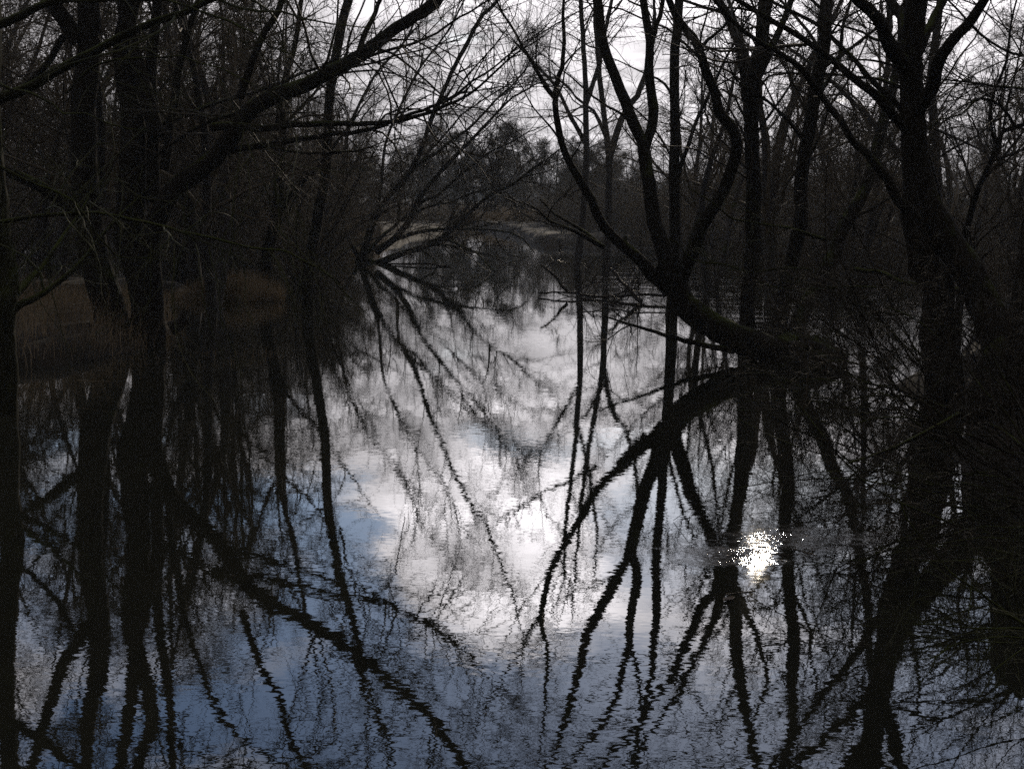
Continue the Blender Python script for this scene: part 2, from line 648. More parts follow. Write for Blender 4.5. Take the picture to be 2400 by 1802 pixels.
# sky between the clouds, Nishita
tint = vmath(nt, 'MULTIPLY', sky.outputs[0], (.90, .93, 1.05))
ssc = vmath(nt, 'SCALE', tint.outputs[0])
ssc.inputs['Scale'].default_value = SKY_K
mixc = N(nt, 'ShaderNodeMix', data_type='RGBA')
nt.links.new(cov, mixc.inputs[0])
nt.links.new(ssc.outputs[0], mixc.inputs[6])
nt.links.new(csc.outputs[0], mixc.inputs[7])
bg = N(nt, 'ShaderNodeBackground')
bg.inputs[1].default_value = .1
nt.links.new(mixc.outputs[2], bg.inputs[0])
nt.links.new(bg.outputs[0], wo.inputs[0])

# ------------------------------------------------------------------ ground and water
def smooth(x):
    x = np.clip(x, 0, 1)
    return x * x * (3 - 2 * x)


_ph = rng.uniform(0, 6.28, (14, 3))
_kk = rng.normal(0, 1, (14, 2))


def wob(x, y, sc_):
    o = 0
    for i in range(14):
        o = o + np.sin((x * _kk[i, 0] + y * _kk[i, 1]) * sc_ * (1 + .35 * i) + _ph[i, 0]) / (1 + .35 * i)
    return o / 4


def height(x, y):
    x, y = np.asarray(x, float), np.asarray(y, float)
    w = wob(x, y, .12) * 2.5 + wob(x, y, .6) * .6
    ws = wob(x, y, .9) * .5
    h = np.full(np.shape(x), -.9)

    def land(s, width, top):
        return -.9 + (top + .9) * smooth(s / width + .5)
    # far shores
    h = np.maximum(h, land((y - 66 + w * 2) + np.minimum(0, (-.075 * y - 2.5 - x)) * 8, 8, .5))         # left wood
    h = np.maximum(h, land((y - 80 + w * 2) + np.minimum(0, (x - .014 * y - .4)) * 8, 8, .6))          # right wood
    h = np.maximum(h, land(y - 205 + w * 4, 10, .8))                                                   # across the far end
    h = np.maximum(h, land((y - 120 + w * 3) + np.minimum(0, (-x - 3.5)) * 8, 6, .35))
    # left islet with the willow, and the reed islet
    for cx, cy, rx, ry, top in ((-8.6, 23.5, 2.9, 5.5, .35), (-14, 22, 6, 9, .5), (-7.0, 34.2, 1.5, 1.6, .16), (-11, 36, 3.2, 2.4, .2),
                                (-6.2, 15.6, .9, 1.0, .02)):
        d = np.sqrt(((x - cx) / rx) ** 2 + ((y - cy) / ry) ** 2)
        h = np.maximum(h, land((1.0 - d) * min(rx, ry) + ws * .5, 1.6, top))
    # right bank
    for cx, cy, rx, ry, top in ((8.4, 18.0, 3.4, 4.6, .3), (14, 16, 8, 12, 1.3), (7.2, 9, 3.4, 8, .7), (17, 30, 6, 9, .3)):
        d = np.sqrt(((x - cx) / rx) ** 2 + ((y - cy) / ry) ** 2)
        h = np.maximum(h, land((1.0 - d) * min(rx, ry) + ws * .8, 2.0, top))
    # outer land
    h = np.maximum(h, land(np.abs(x) - 46 + w, 20, .9))
    h = np.maximum(h, land(-y - 12 + w, 6, .9))
    return h + np.where(h > -.3, wob(x, y, 1.7) * .05, 0)


def grid(xs, ys, fn):
    X, Y = np.meshgrid(xs, ys)
    Z = fn(X, Y)
    V = np.stack([X, Y, Z], -1).reshape(-1, 3)
    nx, ny = len(xs), len(ys)
    i = (np.arange(ny - 1)[:, None] * nx + np.arange(nx - 1)[None]).ravel()
    return V, np.stack([i, i + 1, i + nx + 1, i + nx], -1)


def spread(a, b, n, far):
    c = np.linspace(a, b, n)
    g = np.array([15, 40, 90, 200, 500, 1200, 3000.])
    g = g[g < far]
    return np.concatenate([a - g[::-1], c, b + g])


V, Fq = grid(spread(-50, 50, 260, 4000), np.concatenate([[-3000, -1000, -300, -80], np.linspace(-40, 90, 330), np.linspace(91.5, 260, 80), [300, 400, 600, 1000, 1800, 3600]]), height)
tag(link('ground', mesh_from('ground', V, Fq, M_GROUND)), 'dark leaf littered ground of the wooded banks', kind='structure')

V, Fq = grid(np.linspace(-70, 70, 8), np.linspace(-30, 240, 10), lambda x, y: np.zeros_like(x))
tag(link('water', mesh_from('water', V, Fq, water_mat())), 'still dark pond mirroring trees and cloud', kind='structure')


def hill_h(x, y):
    rid = 9 + 4 * np.sin(x * .004 + 1) + 3.5 * np.sin(x * .013) + 1.6 * wob(x, y * 0, .05) + 1.2 * wob(x, y * 0, .35)
    return np.where(y < 880, 0, np.where(y < 940, rid, rid * .9)) - 1


V, Fq = grid(np.linspace(-900, 900, 900), np.array([860., 900., 930., 1000.]), hill_h)
tag(link('hills', mesh_from('hills', V, Fq, M_HILL)), 'low dark wooded rise on the horizon beyond the pond', kind='structure')


# ------------------------------------------------------------------ trees
def as_batches(limbs, sides):
    return [(lb.P[None], lb.R[None], sides) for lb in limbs]


def flare(lb, amount, length):
    """root flare at the foot of a trunk"""
    arc = np.concatenate([[0], np.cumsum(np.linalg.norm(np.diff(lb.P, axis=0), axis=1))])
    lb.R = lb.R * (1 + amount * np.exp(-arc / length))
    return lb


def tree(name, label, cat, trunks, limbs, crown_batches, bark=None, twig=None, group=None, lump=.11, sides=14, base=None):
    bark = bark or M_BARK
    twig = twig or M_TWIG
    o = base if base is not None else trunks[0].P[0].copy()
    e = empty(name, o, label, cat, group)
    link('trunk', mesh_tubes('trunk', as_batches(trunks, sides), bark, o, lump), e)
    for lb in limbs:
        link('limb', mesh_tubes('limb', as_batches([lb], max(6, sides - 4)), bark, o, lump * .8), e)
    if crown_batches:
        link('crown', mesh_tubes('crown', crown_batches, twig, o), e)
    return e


def below(lb, dz=.6):
    """sink the foot of a trunk into the bed"""
    p = lb.P[0].copy()
    q = p.copy()
    q[2] = min(-dz, p[2] - dz)
    q[:2] -= (lb.P[min(3, len(lb.P) - 1)] - p)[:2] * .3
    lb.P = np.vstack([q, lb.P])
    lb.R = np.concatenate([lb.R[:1], lb.R])
    return lb


# --- willow leaning over the middle of the pond
D = 22.6
w_trunk = limb([('G', [(1690, 900), (1560, 850), (1450, 800), (1340, 745), (1250, 700), (1170, 630), (1110, 560), (1060, 480), (1020, 400), (985, 330)])], D, (185, 150))
w_trunk = flare(below(w_trunk, .35), .25, .5)
w_limbs = [
    limb([('C', [(640, 1620), (560, 1540), (480, 1455), (390, 1370), (280, 1260), (200, 1110), (120, 980), (60, 850), (20, 720), (3, 590)]), ('B', [(1430, 560), (1445, 450), (1468, 370), (1475, 230), (1470, 100), (1475, 0)])], (D, D - 1.5), (85, 16), 3.5),
    limb([('B', [(1425, 550), (1380, 500), (1310, 370), (1240, 260), (1180, 150), (1120, 50), (1080, -40)])], (D - .9, D - 2), (26, 10), 2),
    limb([('L', [(1900, 1400), (1730, 1310), (1600, 1240), (1450, 1180), (1330, 1085), (1200, 1020), (1080, 995)])], (D, D - .6), (48, 12), 0),
    limb([('L', [(1860, 1370), (1750, 1285), (1600, 1195), (1480, 1115), (1410, 1040), (1360, 988)])], (D, D + .7), (40, 14), 0),
    limb([('C', [(640, 1560), (600, 1400), (560, 1250), (532, 1100), (510, 900), (500, 800), (480, 760), (430, 680), (390, 570), (340, 450), (290, 320), (260, 180), (240, 50), (225, -20)])], (D, D + 1.2), (100, 52), 5),
    limb([('C', [(500, 830), (530, 720), (545, 600), (535, 450), (527, 300), (518, 170), (500, 50), (485, -20)])], (D + .7, D + 1.4), (66, 46), 5),
    limb([('C', [(527, 290), (560, 190), (590, 90), (612, -10)])], (D + 1.1, D + 1), (36, 26), 4),
    limb([('C', [(690, 1560), (760, 1400), (830, 1250), (900, 1130), (970, 1000), (1012, 880), (1010, 780), (978, 700), (920, 610), (880, 510), (842, 400), (800, 270), (740, 170), (680, 80), (635, -10)])], (D, D - 1.6), (98, 42), 5),
    limb([('C', [(808, 280), (850, 225), (900, 180), (960, 120), (1000, 60)])], (D - 1.3, D - 1.8), (26, 12), 1),
    limb([('B', [(1460, 790), (1420, 730), (1360, 660), (1300, 600), (1250, 500), (1200, 420), (1170, 330)])], (D - .5, D - 1.8), (14, 5), .6),
    limb([('C', [(395, 650), (330, 610), (250, 560), (180, 500), (100, 430), (40, 390)])], (D + .9, D + 1.5), (18, 8), .5),
    limb([('G', [(1440, 890), (1380, 872), (1250, 855), (1130, 830), (1000, 795), (860, 748), (720, 708), (580, 655)])], (D, D - .8), (48, 10), 0, wig=.6),
    limb([('G', [(900, 430), (840, 350), (780, 270), (735, 210), (730, 165)])], (D + .2, D + .6), (40, 26), 0),
]
for _l in w_limbs[:11]:
    _l.R = _l.R * .92
cr = crown(w_limbs, 1.7, (.6, 2.8), 5, 5, t0=.3, rmax=.14, zmin=.5, rmin=.0019)
cr += crown(w_limbs[2:4] + [w_limbs[11]], 1.6, (.3, .9), 2.5, 2, t0=.3, rmax=.1, zmin=.1, rmin=.0018)
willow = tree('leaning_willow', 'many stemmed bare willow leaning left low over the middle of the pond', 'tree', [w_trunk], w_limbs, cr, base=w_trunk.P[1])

# uptorn root mass at its foot
def lump_mesh(name, centre, rx, ry, rz, mat, amp=.25, res=28, seed=3):
    r_ = np.random.default_rng(seed)
    u = np.linspace(0, 2 * math.pi, res, endpoint=False)
    v = np.linspace(-math.pi / 2, math.pi / 2, res // 2)
    U, Vv = np.meshgrid(u, v)
    D3 = np.stack([np.cos(Vv) * np.cos(U), np.cos(Vv) * np.sin(U), np.sin(Vv)], -1)
    k = np.ones(U.shape)
    for i in range(18):
        w = r_.normal(0, 1, 3) * (1.5 + .35 * i)
        k = k + amp * np.sin(D3 @ w + r_.uniform(0, 6.28)) / (1.5 + .3 * i)
    P = D3 * k[..., None] * np.array([rx, ry, rz])
    V = P.reshape(-1, 3)
    nv, nu = U.shape
    i = np.arange(nv - 1)[:, None] * nu
    j = np.arange(nu)[None]
    Fq = np.stack([i + j, i + (j + 1) % nu, i + nu + (j + 1) % nu, i + nu + j], -1).reshape(-1, 4)
    return mesh_from(name, V, Fq, mat)


rc = at_depth(np.array([(1880, 812)]), np.array([22.8]))[0]
rt = link('root_mass', lump_mesh('root_mass', None, .55, .5, .24, M_BARK, .3), willow)
rt.location = [float(a) for a in rc - w_trunk.P[1]]

# floating log with a pointed end beside the root
lg = limb([('S', [(1850, 818), (1890, 812), (1925, 812), (1945, 819), (1962, 826)])], 22.2, (36, 5), wig=.5)
o = lg.P[0].copy()
tag(link('broken_log', mesh_tubes('broken_log', as_batches([lg], 10), M_DRIFT, o, .12), loc=o), 'dark broken log with a pointed end afloat right of the leaning willow roots', 'log')

# --- straight trunks standing in the water behind it
def standing(name, label, traces, Dp, width, ext=5, limbs_=(), dens=1.0, bark=M_BARK, twig=M_TWIG, group=None, flarek=.35, rmin=.0022, t0=.35, **kw):
    tr = flare(below(limb(traces, Dp, width, ext)), flarek, .5)
    cr_ = crown([tr] + list(limbs_), dens * 1.6, (.9, 3.8), 7, 5, t0=min(t0, .2), rmax=.3, zmin=1.2, rmin=rmin, r1max=.034, **kw)
    return tree(name, label, 'tree', [tr], list(limbs_), cr_, bark, twig, group, base=tr.P[1])


standing('slim_tree', 'straight slender trunk rising directly behind the fork of the leaning willow', [('G', [(1035, 640)]), ('C', [(672, 1300), (668, 1000), (665, 700), (668, 450), (680, 100), (690, -40)])], 31.5, (72, 58), 5,
         [limb([('C', [(680, 1000), (740, 800), (800, 640), (880, 480), (950, 330), (1020, 200)])], (31.5, 30.5), (28, 12), 2),
          limb([('C', [(668, 560), (610, 470), (520, 420), (430, 380)])], (31.5, 32.5), (20, 8), 2)])
T2 = limb([('C', [(1070, 560), (1060, 420), (1020, 250), (960, 100), (900, 0), (870, -60)])], (26.4, 25.6), (60, 40), 5)
T2b = limb([('C', [(1110, 480), (1180, 330), (1240, 180), (1300, 40), (1330, -40)])], (26.4, 27.2), (48, 30), 5)
standing('tall_tree', 'thickest straight trunk right of the leaning willow, forking high up', [('G', [(1525, 790), (1528, 600)]), ('C', [(1102, 1300), (1100, 900), (1100, 600), (1120, 400), (1150, 250), (1180, 0), (1190, -60)])], 26.4, (100, 84), 6, [T2, T2b], flarek=.25)
standing('upright_tree', 'second straight trunk right of the leaning willow, foot beside the floating log', [('G', [(1735, 850), (1735, 700)]), ('D', [(168, 1250), (185, 1050), (212, 820), (250, 600), (290, 400), (310, 200), (322, 0), (326, -60)])], 24.2, (104, 74), 6,
         [limb([('D', [(215, 810), (120, 680), (40, 600), (-60, 520), (-140, 470)])], (24.2, 23.2), (30, 12), 1.5),
          limb([('D', [(260, 560), (340, 440), (400, 300), (410, 160), (440, 60), (470, -40)])], (24.2, 24.8), (28, 16), 3)], flarek=.25)
standing('slanting_tree', 'trunk slanting up to the right behind the floating log', [('S', [(1856, 808), (1872, 760), (1890, 715), (1925, 650), (1985, 525), (2032, 420), (2062, 330), (2085, 230), (2110, 100)])], (24.0, 27), (42, 20), 4, flarek=.15)

# --- big tree on the right bank
D = 17.0
r_trunk = flare(below(limb([('H', [(1150, 1090), (1110, 800), (1080, 450)]), ('D', [(862, 1500), (850, 1350), (832, 1200), (820, 1000), (812, 800), (806, 600), (797, 450), (787, 300), (800, 180), (812, 90), (828, -20)])], D, (240, 122), 5)), .15, .8)
r_limbs = [
    limb([('D', [(790, 380), (720, 310), (690, 250), (640, 150), (560, 60), (510, 0), (450, -80)])], (D, D - .8), (90, 56), 4),
    limb([('D', [(785, 280), (750, 190), (735, 100), (700, 30), (670, -30)])], (D, D + .9), (70, 48), 4),
    limb([('D', [(810, 330), (850, 270), (875, 195), (925, 100), (985, -10)])], (D, D + .6), (62, 44), 4),
    limb([('D', [(815, 660), (850, 595), (900, 500), (930, 400), (975, 310), (1050, 190), (1130, 110), (1215, -5)])], (D, D - 1), (90, 46), 4),
    limb([('D', [(810, 760), (740, 680), (680, 600), (620, 558), (560, 510), (500, 460), (420, 380), (330, 310), (250, 255), (150, 190), (60, 140), (-60, 70)])], (D, D - 1.5), (60, 26), 3),
    limb([('D', [(790, 660), (735, 600), (660, 520), (560, 430), (480, 340), (380, 250), (300, 170), (200, 110), (80, 40), (0, 5), (-80, -40)])], (D, D + .6), (36, 16), 2),
    limb([('D', [(810, 1200), (740, 1130), (690, 1060), (640, 970), (580, 890), (520, 830), (450, 760), (400, 680), (340, 600), (280, 520), (240, 460), (190, 390), (120, 340), (60, 300), (0, 268), (-60, 230)])], (D, D - 2), (60, 26), 3),
    limb([('D', [(800, 510), (730, 488), (650, 455), (560, 430), (460, 430), (330, 415), (200, 410)])], (D, D + 1.2), (24, 10), 1),
    limb([('D', [(795, 400), (720, 375), (620, 345), (540, 335), (430, 340)])], (D, D - 1.2), (20, 8), 1),
    limb([('D', [(826, 900), (850, 1010), (890, 1130), (950, 1260), (1030, 1390), (1110, 1520), (1190, 1680)]), ('S', [(2335, 800), (2365, 930), (2380, 1010)])], (D + .05, D - .6), (130, 230), 0),
    limb([('D', [(790, 290), (700, 230), (600, 215), (500, 170), (420, 150), (370, 140)])], (D, D + 1.5), (24, 10), 1),
]
cr = crown(r_limbs, 2.0, (.6, 2.8), 6, 5, t0=.25, rmax=.12, zmin=1.6, rmin=.0016)
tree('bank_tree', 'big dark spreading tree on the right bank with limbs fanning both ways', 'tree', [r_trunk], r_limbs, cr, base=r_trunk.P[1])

# --- fan shaped willow on the left shore, arching over the water
D = 54.0
f_trunk = flare(below(limb([('F', [(770, 600), (720, 585), (680, 575), (665, 560), (668, 530)])], D, (44, 34))), .2, .6)
f_limbs = [
    limb([('F', [(640, 660), (662, 580), (690, 520), (740, 400), (790, 290)]), ('B', [(510, 1090), (580, 1000), (640, 920), (680, 830), (720, 720), (750, 640), (790, 560), (830, 470), (870, 370), (920, 280), (970, 170), (1030, 80), (1100, 0), (1150, -140)])], (D, D - 3), (44, 20), 5),
    limb([('L', [(-60, 1440), (0, 1390), (100, 1330), (190, 1230), (240, 1120), (300, 1000), (400, 850), (500, 720), (620, 610), (750, 500), (880, 340), (980, 220), (1100, 110), (1250, 40)])], (D, D - 4), (64, 14), 2),
    limb([('L', [(240, 1090), (350, 1000), (480, 945), (600, 850), (700, 750), (830, 630), (950, 560), (1080, 500), (1250, 400)])], (D - 1, D - 4), (34, 10), 1),
    limb([('L', [(235, 745), (330, 665), (450, 590), (560, 500), (650, 430), (770, 350), (850, 270), (920, 180), (1000, 90), (1100, 0), (1180, -80)])], (D - 1, D - 2), (34, 12), 1),
    limb([('L', [(150, 1170), (350, 1060), (550, 1010), (700, 960), (850, 920), (980, 885)])], (D - 1, D - 3), (26, 8), 1),
    limb([('L', [(-150, 1570), (0, 1520), (150, 1460), (350, 1390), (500, 1320), (620, 1220), (720, 1130), (830, 1030), (930, 950), (1050, 880), (1180, 800), (1300, 720), (1420, 640), (1500, 570)])], (D, D - 6), (66, 12), 1),
    limb([('L', [(1180, 800), (1300, 770), (1420, 740), (1500, 690)])], (D - 5, D - 6), (18, 6), 1),
    limb([('L', [(940, 940), (938, 780), (915, 640), (900, 590), (960, 480)])], (D - 4, D - 5), (18, 7), 1),
    limb([('L', [(795, 1050), (780, 960), (770, 870), (820, 800)])], (D - 4, D - 4), (14, 6), .5),
    limb([('L', [(60, 1350), (200, 1300), (350, 1260), (550, 1230), (750, 1240), (900, 1240), (1030, 1260), (1150, 1300), (1240, 1380), (1295, 1455)])], (D, D - 6), (40, 10), 0),
    limb([('L', [(640, 1230), (760, 1190), (850, 1170), (900, 1200), (1010, 1218)])], (D - 3, D - 4), (16, 6), .3),
    limb([('L', [(400, 1350), (560, 1340), (680, 1390), (800, 1460), (870, 1530), (950, 1600)])], (D - 1, D - 6), (32, 12), 0),
    limb([('L', [(300, 1400), (500, 1380), (620, 1400), (750, 1450), (900, 1470), (1065, 1500)])], (D - 1, D - 4), (22, 10), 0),
    limb([('L', [(320, 1420), (400, 1480), (460, 1550), (470, 1590)])], (D - 1, D - 2), (20, 8), 0),
    limb([('L', [(955, 1250), (980, 1350), (1040, 1440), (1120, 1480), (1215, 1500)])], (D - 4, D - 5), (12, 6), 0),
    limb([('F', [(665, 560), (600, 430), (560, 300), (530, 150)]), ('B', [(260, 800), (320, 620), (420, 430), (560, 260), (640, 120), (700, -20)])], (D, D + 2), (30, 12), 3),
    limb([('F', [(690, 520), (760, 300), (800, 180)]), ('B', [(480, 800), (560, 620), (660, 420), (760, 260), (860, 120), (930, -20)])], (D, D + 3), (26, 10), 3),
    limb([('F', [(700, 560), (840, 400), (930, 330)]), ('B', [(560, 1020), (680, 900), (800, 760), (900, 640), (1020, 560), (1150, 480)])], (D, D + 4), (26, 8), 2),
]
cr = crown(f_limbs, 2.4, (.9, 4.2), 7, 6, (.5, 1.6), (.25, .8), rmin=.0042, t0=.08, rmax=.3, zmin=.15, a=(.25, .8), bias=(.5, -.1, .35), bw=.45)
tree('fan_willow', 'fan shaped bare willow on the left shore arching far over the water', 'tree', [f_trunk], f_limbs, cr, base=f_trunk.P[1])

# --- big twin stemmed willow in the left foreground
D = 23.0
a_trunk = flare(below(limb([('N', [(1020, 900), (1018, 800), (1014, 720), (1010, 640)])], D, (470, 380))), .12, .4)
a_l = [
    limb([('N', [(905, 870), (875, 700), (850, 520), (790, 330), (740, 190)]), ('A', [(500, 1280), (480, 1100), (475, 900), (470, 700), (480, 450), (500, 200), (490, -20)])], (D, D + .4), (275, 165), 5),
    limb([('N', [(1130, 890), (1150, 680), (1150, 500), (1130, 330), (1090, 180), (1030, 60)]), ('A', [(720, 1330), (725, 1150), (740, 950), (740, 700), (700, 450), (690, 250), (720, 60), (760, -100)])], (D - .1, D + .3), (300, 130), 5),
    limb([('N', [(1180, 720), (1185, 480), (1165, 250)]), ('A', [(830, 1330), (880, 1220), (935, 1120), (1000, 1025), (1100, 955), (1200, 860), (1280, 770), (1350, 665), (1420, 592), (1520, 540), (1640, 490), (1760, 440), (1898, 378)]), ('B', [(340, 305), (420, 245), (510, 185), (610, 125), (690, 65), (770, -10), (860, -110)])], (D, D - 2.4), (190, 78), 5),
    limb([('B', [(325, 320), (362, 210), (402, 120), (442, 30), (470, -30)])], (D - 1.9, D - 1.4), (36, 22), 4),
    limb([('B', [(60, 470), (200, 415), (350, 340), (500, 280), (650, 240), (770, 190), (850, 130), (950, 70), (1040, 10)])], (D - 1.6, D - 3), (24, 9), 2),
    limb([('A', [(1240, 850), (1320, 828), (1400, 812), (1550, 800), (1700, 770), (1898, 742)]), ('B', [(250, 742), (370, 720), (480, 690), (590, 650), (700, 610), (800, 570), (880, 528), (960, 460), (1040, 410), (1120, 350), (1210, 265)])], (D - .9, D - 3.5), (40, 8), 1.5),
    limb([('A', [(1480, 810), (1580, 838), (1700, 852), (1898, 850)]), ('B', [(170, 850), (250, 845), (350, 830), (470, 788), (580, 770)])], (D - 1.5, D - 2.5), (16, 6), 1),
    limb([('A', [(1420, 590), (1300, 640), (1180, 670), (1080, 720), (980, 790), (880, 860), (780, 940), (690, 1040)])], (D - 1.1, D - .6), (26, 14), 0),
    limb([('A', [(700, 820), (800, 740), (900, 690), (1000, 650), (1100, 610), (1300, 545), (1500, 480), (1700, 405), (1898, 345)])], (D, D + 1.8), (30, 14), 2),
    # stems known only from their mirror images
    limb([('I', [(870, 80), (868, 300), (872, 700), (900, 1000), (940, 1300), (950, 1500), (962, 1661)])], (D, D + .8), (74, 44), 4, mirrored=True),
    limb([('I', [(930, 250), (965, 450), (1010, 750), (1060, 950), (1130, 1150), (1200, 1340), (1350, 1510), (1450, 1560)])], (D, D - .6), (56, 24), 3, mirrored=True),
    limb([('I', [(900, 420), (840, 640), (790, 800), (750, 980), (735, 1200), (700, 1450), (665, 1661)])], (D, D + .4), (90, 70), 4, mirrored=True),
    limb([('I', [(490, 860), (430, 960), (330, 1150), (250, 1400), (180, 1620), (150, 1700)])], (D + .3, D - .2), (96, 60), 4, mirrored=True),
    limb([('I', [(1340, 780), (1400, 950), (1450, 1090), (1540, 1250), (1600, 1480), (1700, 1661)])], (D - 1.9, D - 2.4), (46, 26), 3, mirrored=True),
    limb([('I', [(480, 20), (370, 80), (250, 175), (120, 235), (20, 300)])], (D, D - .8), (84, 46), 2, mirrored=True),
    limb([('I', [(410, 900), (330, 760), (230, 640), (120, 540), (30, 470)])], (D, D + 1), (40, 22), 2, mirrored=True),
    limb([('I', [(740, 1240), (820, 1350), (900, 1440), (1020, 1540), (1160, 1590), (1300, 1640)])], (D, D - 1), (36, 16), 2, mirrored=True),
    limb([('I', [(1190, 555), (1330, 585), (1480, 600), (1680, 660), (1893, 690)]), ('J', [(140, 840), (260, 880), (390, 945), (520, 1030), (620, 1110), (700, 1200)])], (D - 1, D - 3.6), (46, 12), 1.5, mirrored=True),
]
cr = crown(a_l, 1.9, (.7, 3.0), 5, 4.5, t0=.15, rmax=.3, r1max=.03, zmin=1.3, rmin=.0018, trop2=(0, 0, -.03), trop3=(0, 0, -.05))
cr += crown(a_l[9:], 1.4, (.6, 2.2), 6, 5, t0=.15, rmax=.3, zmin=3.0, rmin=.0022, r1max=.02, trop2=(0, 0, -.02), trop3=(0, 0, -.04))
cr += crown(a_l[2:9], 3.2, (.9, 2.8), 6, 5, t0=.25, rmax=.2, zmin=1.0, rmin=.0016, trop1=(0, 0, -.09), trop2=(0, 0, -.06), trop3=(0, 0, -.05))
tree('twin_willow', 'massive twin stemmed dark willow on the left islet with a long limb slanting up right', 'tree', [a_trunk], a_l, cr, base=a_trunk.P[1], lump=.1, sides=16)

# --- tree at the left edge with overhanging mossy limbs
D = 15.6
e_trunk = flare(below(limb([('N', [(30, 1330), (28, 1000), (35, 700), (55, 450), (40, 200), (10, 0), (-40, -300), (-60, -800), (-70, -1500), (-60, -1900)])], D, (215, 130), 5)), .1, .6)
e_l = [
    limb([('N', [(100, 470), (140, 410), (220, 320), (300, 250), (360, 180), (420, 90), (500, -40)])], (D, D + .8), (66, 26), 1),
    limb([('N', [(90, 560), (180, 500), (300, 440), (400, 380), (500, 300), (590, 220), (680, 110), (760, 0)])], (D, D + .4), (64, 26), 1),
    limb([('A', [(-60, 590), (0, 540), (150, 490), (300, 400), (430, 330), (540, 280), (680, 210), (800, 150), (920, 100), (1040, 60), (1150, 20), (1260, -20), (1400, -60)])], (D - .5, D - 2), (66, 26), 3),
    limb([('A', [(-50, 160), (40, 120), (120, 90), (250, 40), (350, 5), (450, -40)])], (D - .3, D - 1), (50, 36), 3),
    limb([('A', [(240, -30), (330, 5), (500, 15), (650, 5), (800, 8), (920, 8), (1040, 40), (1140, 70), (1250, 120), (1330, 155), (1430, 190), (1500, 260)])], (D - 1, D - 3), (24, 9), .8),
    limb([('A', [(-60, 1240), (0, 1240), (200, 1200), (400, 1185), (600, 1200), (800, 1240), (1000, 1290), (1200, 1330), (1400, 1375), (1550, 1388), (1650, 1430), (1760, 1490), (1890, 1570)]), ('F', [(400, 620), (470, 680), (530, 750), (580, 800)])], (D - 4.5, D - 4.8), (24, 7), .3),
    limb([('A', [(-60, 900), (60, 960), (160, 1010), (270, 1050), (400, 1120), (480, 1210), (540, 1320), (600, 1375), (650, 1430), (720, 1442), (820, 1440)])], (D - 5, D - 5), (20, 6), .2),
    limb([('A', [(-60, 430), (60, 500), (180, 520), (290, 580), (350, 630), (480, 640), (600, 690)])], (D - 4, D - 5), (20, 8), .6),
    limb([('A', [(370, 520), (500, 380), (600, 340), (750, 330), (900, 325), (1000, 310), (1100, 345), (1240, 380), (1350, 440)])], (D - 1.5, D - 3), (14, 6), .6),
]
cr = crown(e_l[:5] + e_l[7:], 1.5, (.5, 1.7), 4.5, 4.5, t0=.1, rmax=.2, zmin=1.0, rmin=.0012, trop1=(0, 0, -.05), trop2=(0, 0, -.06), trop3=(0, 0, -.05))
cr += crown(e_l[5:7], 3.2, (.35, 1.3), 4, 3.5, (.2, .6), (.08, .3), t0=.05, rmax=.2, zmin=.4, rmin=.0011, trop1=(0, 0, -.10), trop2=(0, 0, -.08), trop3=(0, 0, -.04))
# long pendulous shoots under the overhang
n = 46
hx = rng.uniform(-4.9, -1.9, n) * .82
hang = np.stack([hx, rng.uniform(9.6, 11.8, n), 2.35 + rng.uniform(-.3, .6, n)], -1)
HP, HR = grow(hang, norm(np.stack([rng.normal(0, .5, n), rng.normal(0, .3, n), -np.ones(n)], -1)), rng.uniform(.5, 1.75, n), np.full(n, .0042), 12, .16, (0, 0, -.08), .35)
cr.append((HP, HR, 4))
p, tg, rr, rem = sample_batch(HP, HR, 7)
P2, R2 = grow(p, branch_dir(tg, .3, .9), rng.uniform(.06, .38, len(p)), np.full(len(p), .0017), 5, .18, (0, 0, -.06), .5)
cr.append((P2, R2, 3))
tree('edge_tree', 'black trunk with long mossy branches drooping over the water at its foot', 'tree', [e_trunk], e_l, cr, M_BARK_MOSS, M_TWIG_MOSS, base=e_trunk.P[1])

# --- slender trees standing in the water on the left
standing('slender_tree', 'slender trunk in the water leaning slightly right, left of the fan willow', [('S', [(722, 720), (724, 640), (737, 560), (750, 500), (762, 400), (770, 300), (778, 200), (788, 140), (802, 60), (818, 0), (838, -80)])], 33, (27, 19), 6,
         [limb([('M', [(1690, 250), (1640, 330), (1610, 400), (1590, 500)])], (33, 33.5), (24, 12), 1, mirrored=True),
          limb([('M', [(1850, 980), (1900, 1150), (1930, 1320), (2000, 1500), (2060, 1640)])], (33, 32.5), (30, 16), 3, mirrored=True)], dens=1.3, t0=.2)
standing('forked_tree', 'forked slender tree in the water behind the reed tuft', [('S', [(618, 712), (622, 640), (632, 560), (648, 500), (658, 400), (660, 300), (662, 236)])], 34.5, (30, 24), .5,
         [limb([('M', [(1240, 520), (1300, 650), (1330, 850), (1390, 1050), (1430, 1250), (1460, 1450), (1500, 1650)])], (34.5, 34), (66, 40), 5, mirrored=True),
          limb([('M', [(1235, 540), (1245, 700), (1262, 850), (1290, 1050), (1310, 1250)])], (34.5, 35.5), (30, 14), 3, mirrored=True),
          limb([('M', [(1220, 540), (1165, 650), (1110, 800), (1040, 1000), (960, 1250)])], (34.5, 35), (44, 20), 3, mirrored=True),
          limb([('A', [(1530, 1230), (1610, 1095), (1700, 990), (1780, 910), (1860, 800)])], (34.5, 34), (34, 18), 2)], dens=1.3, t0=.2)
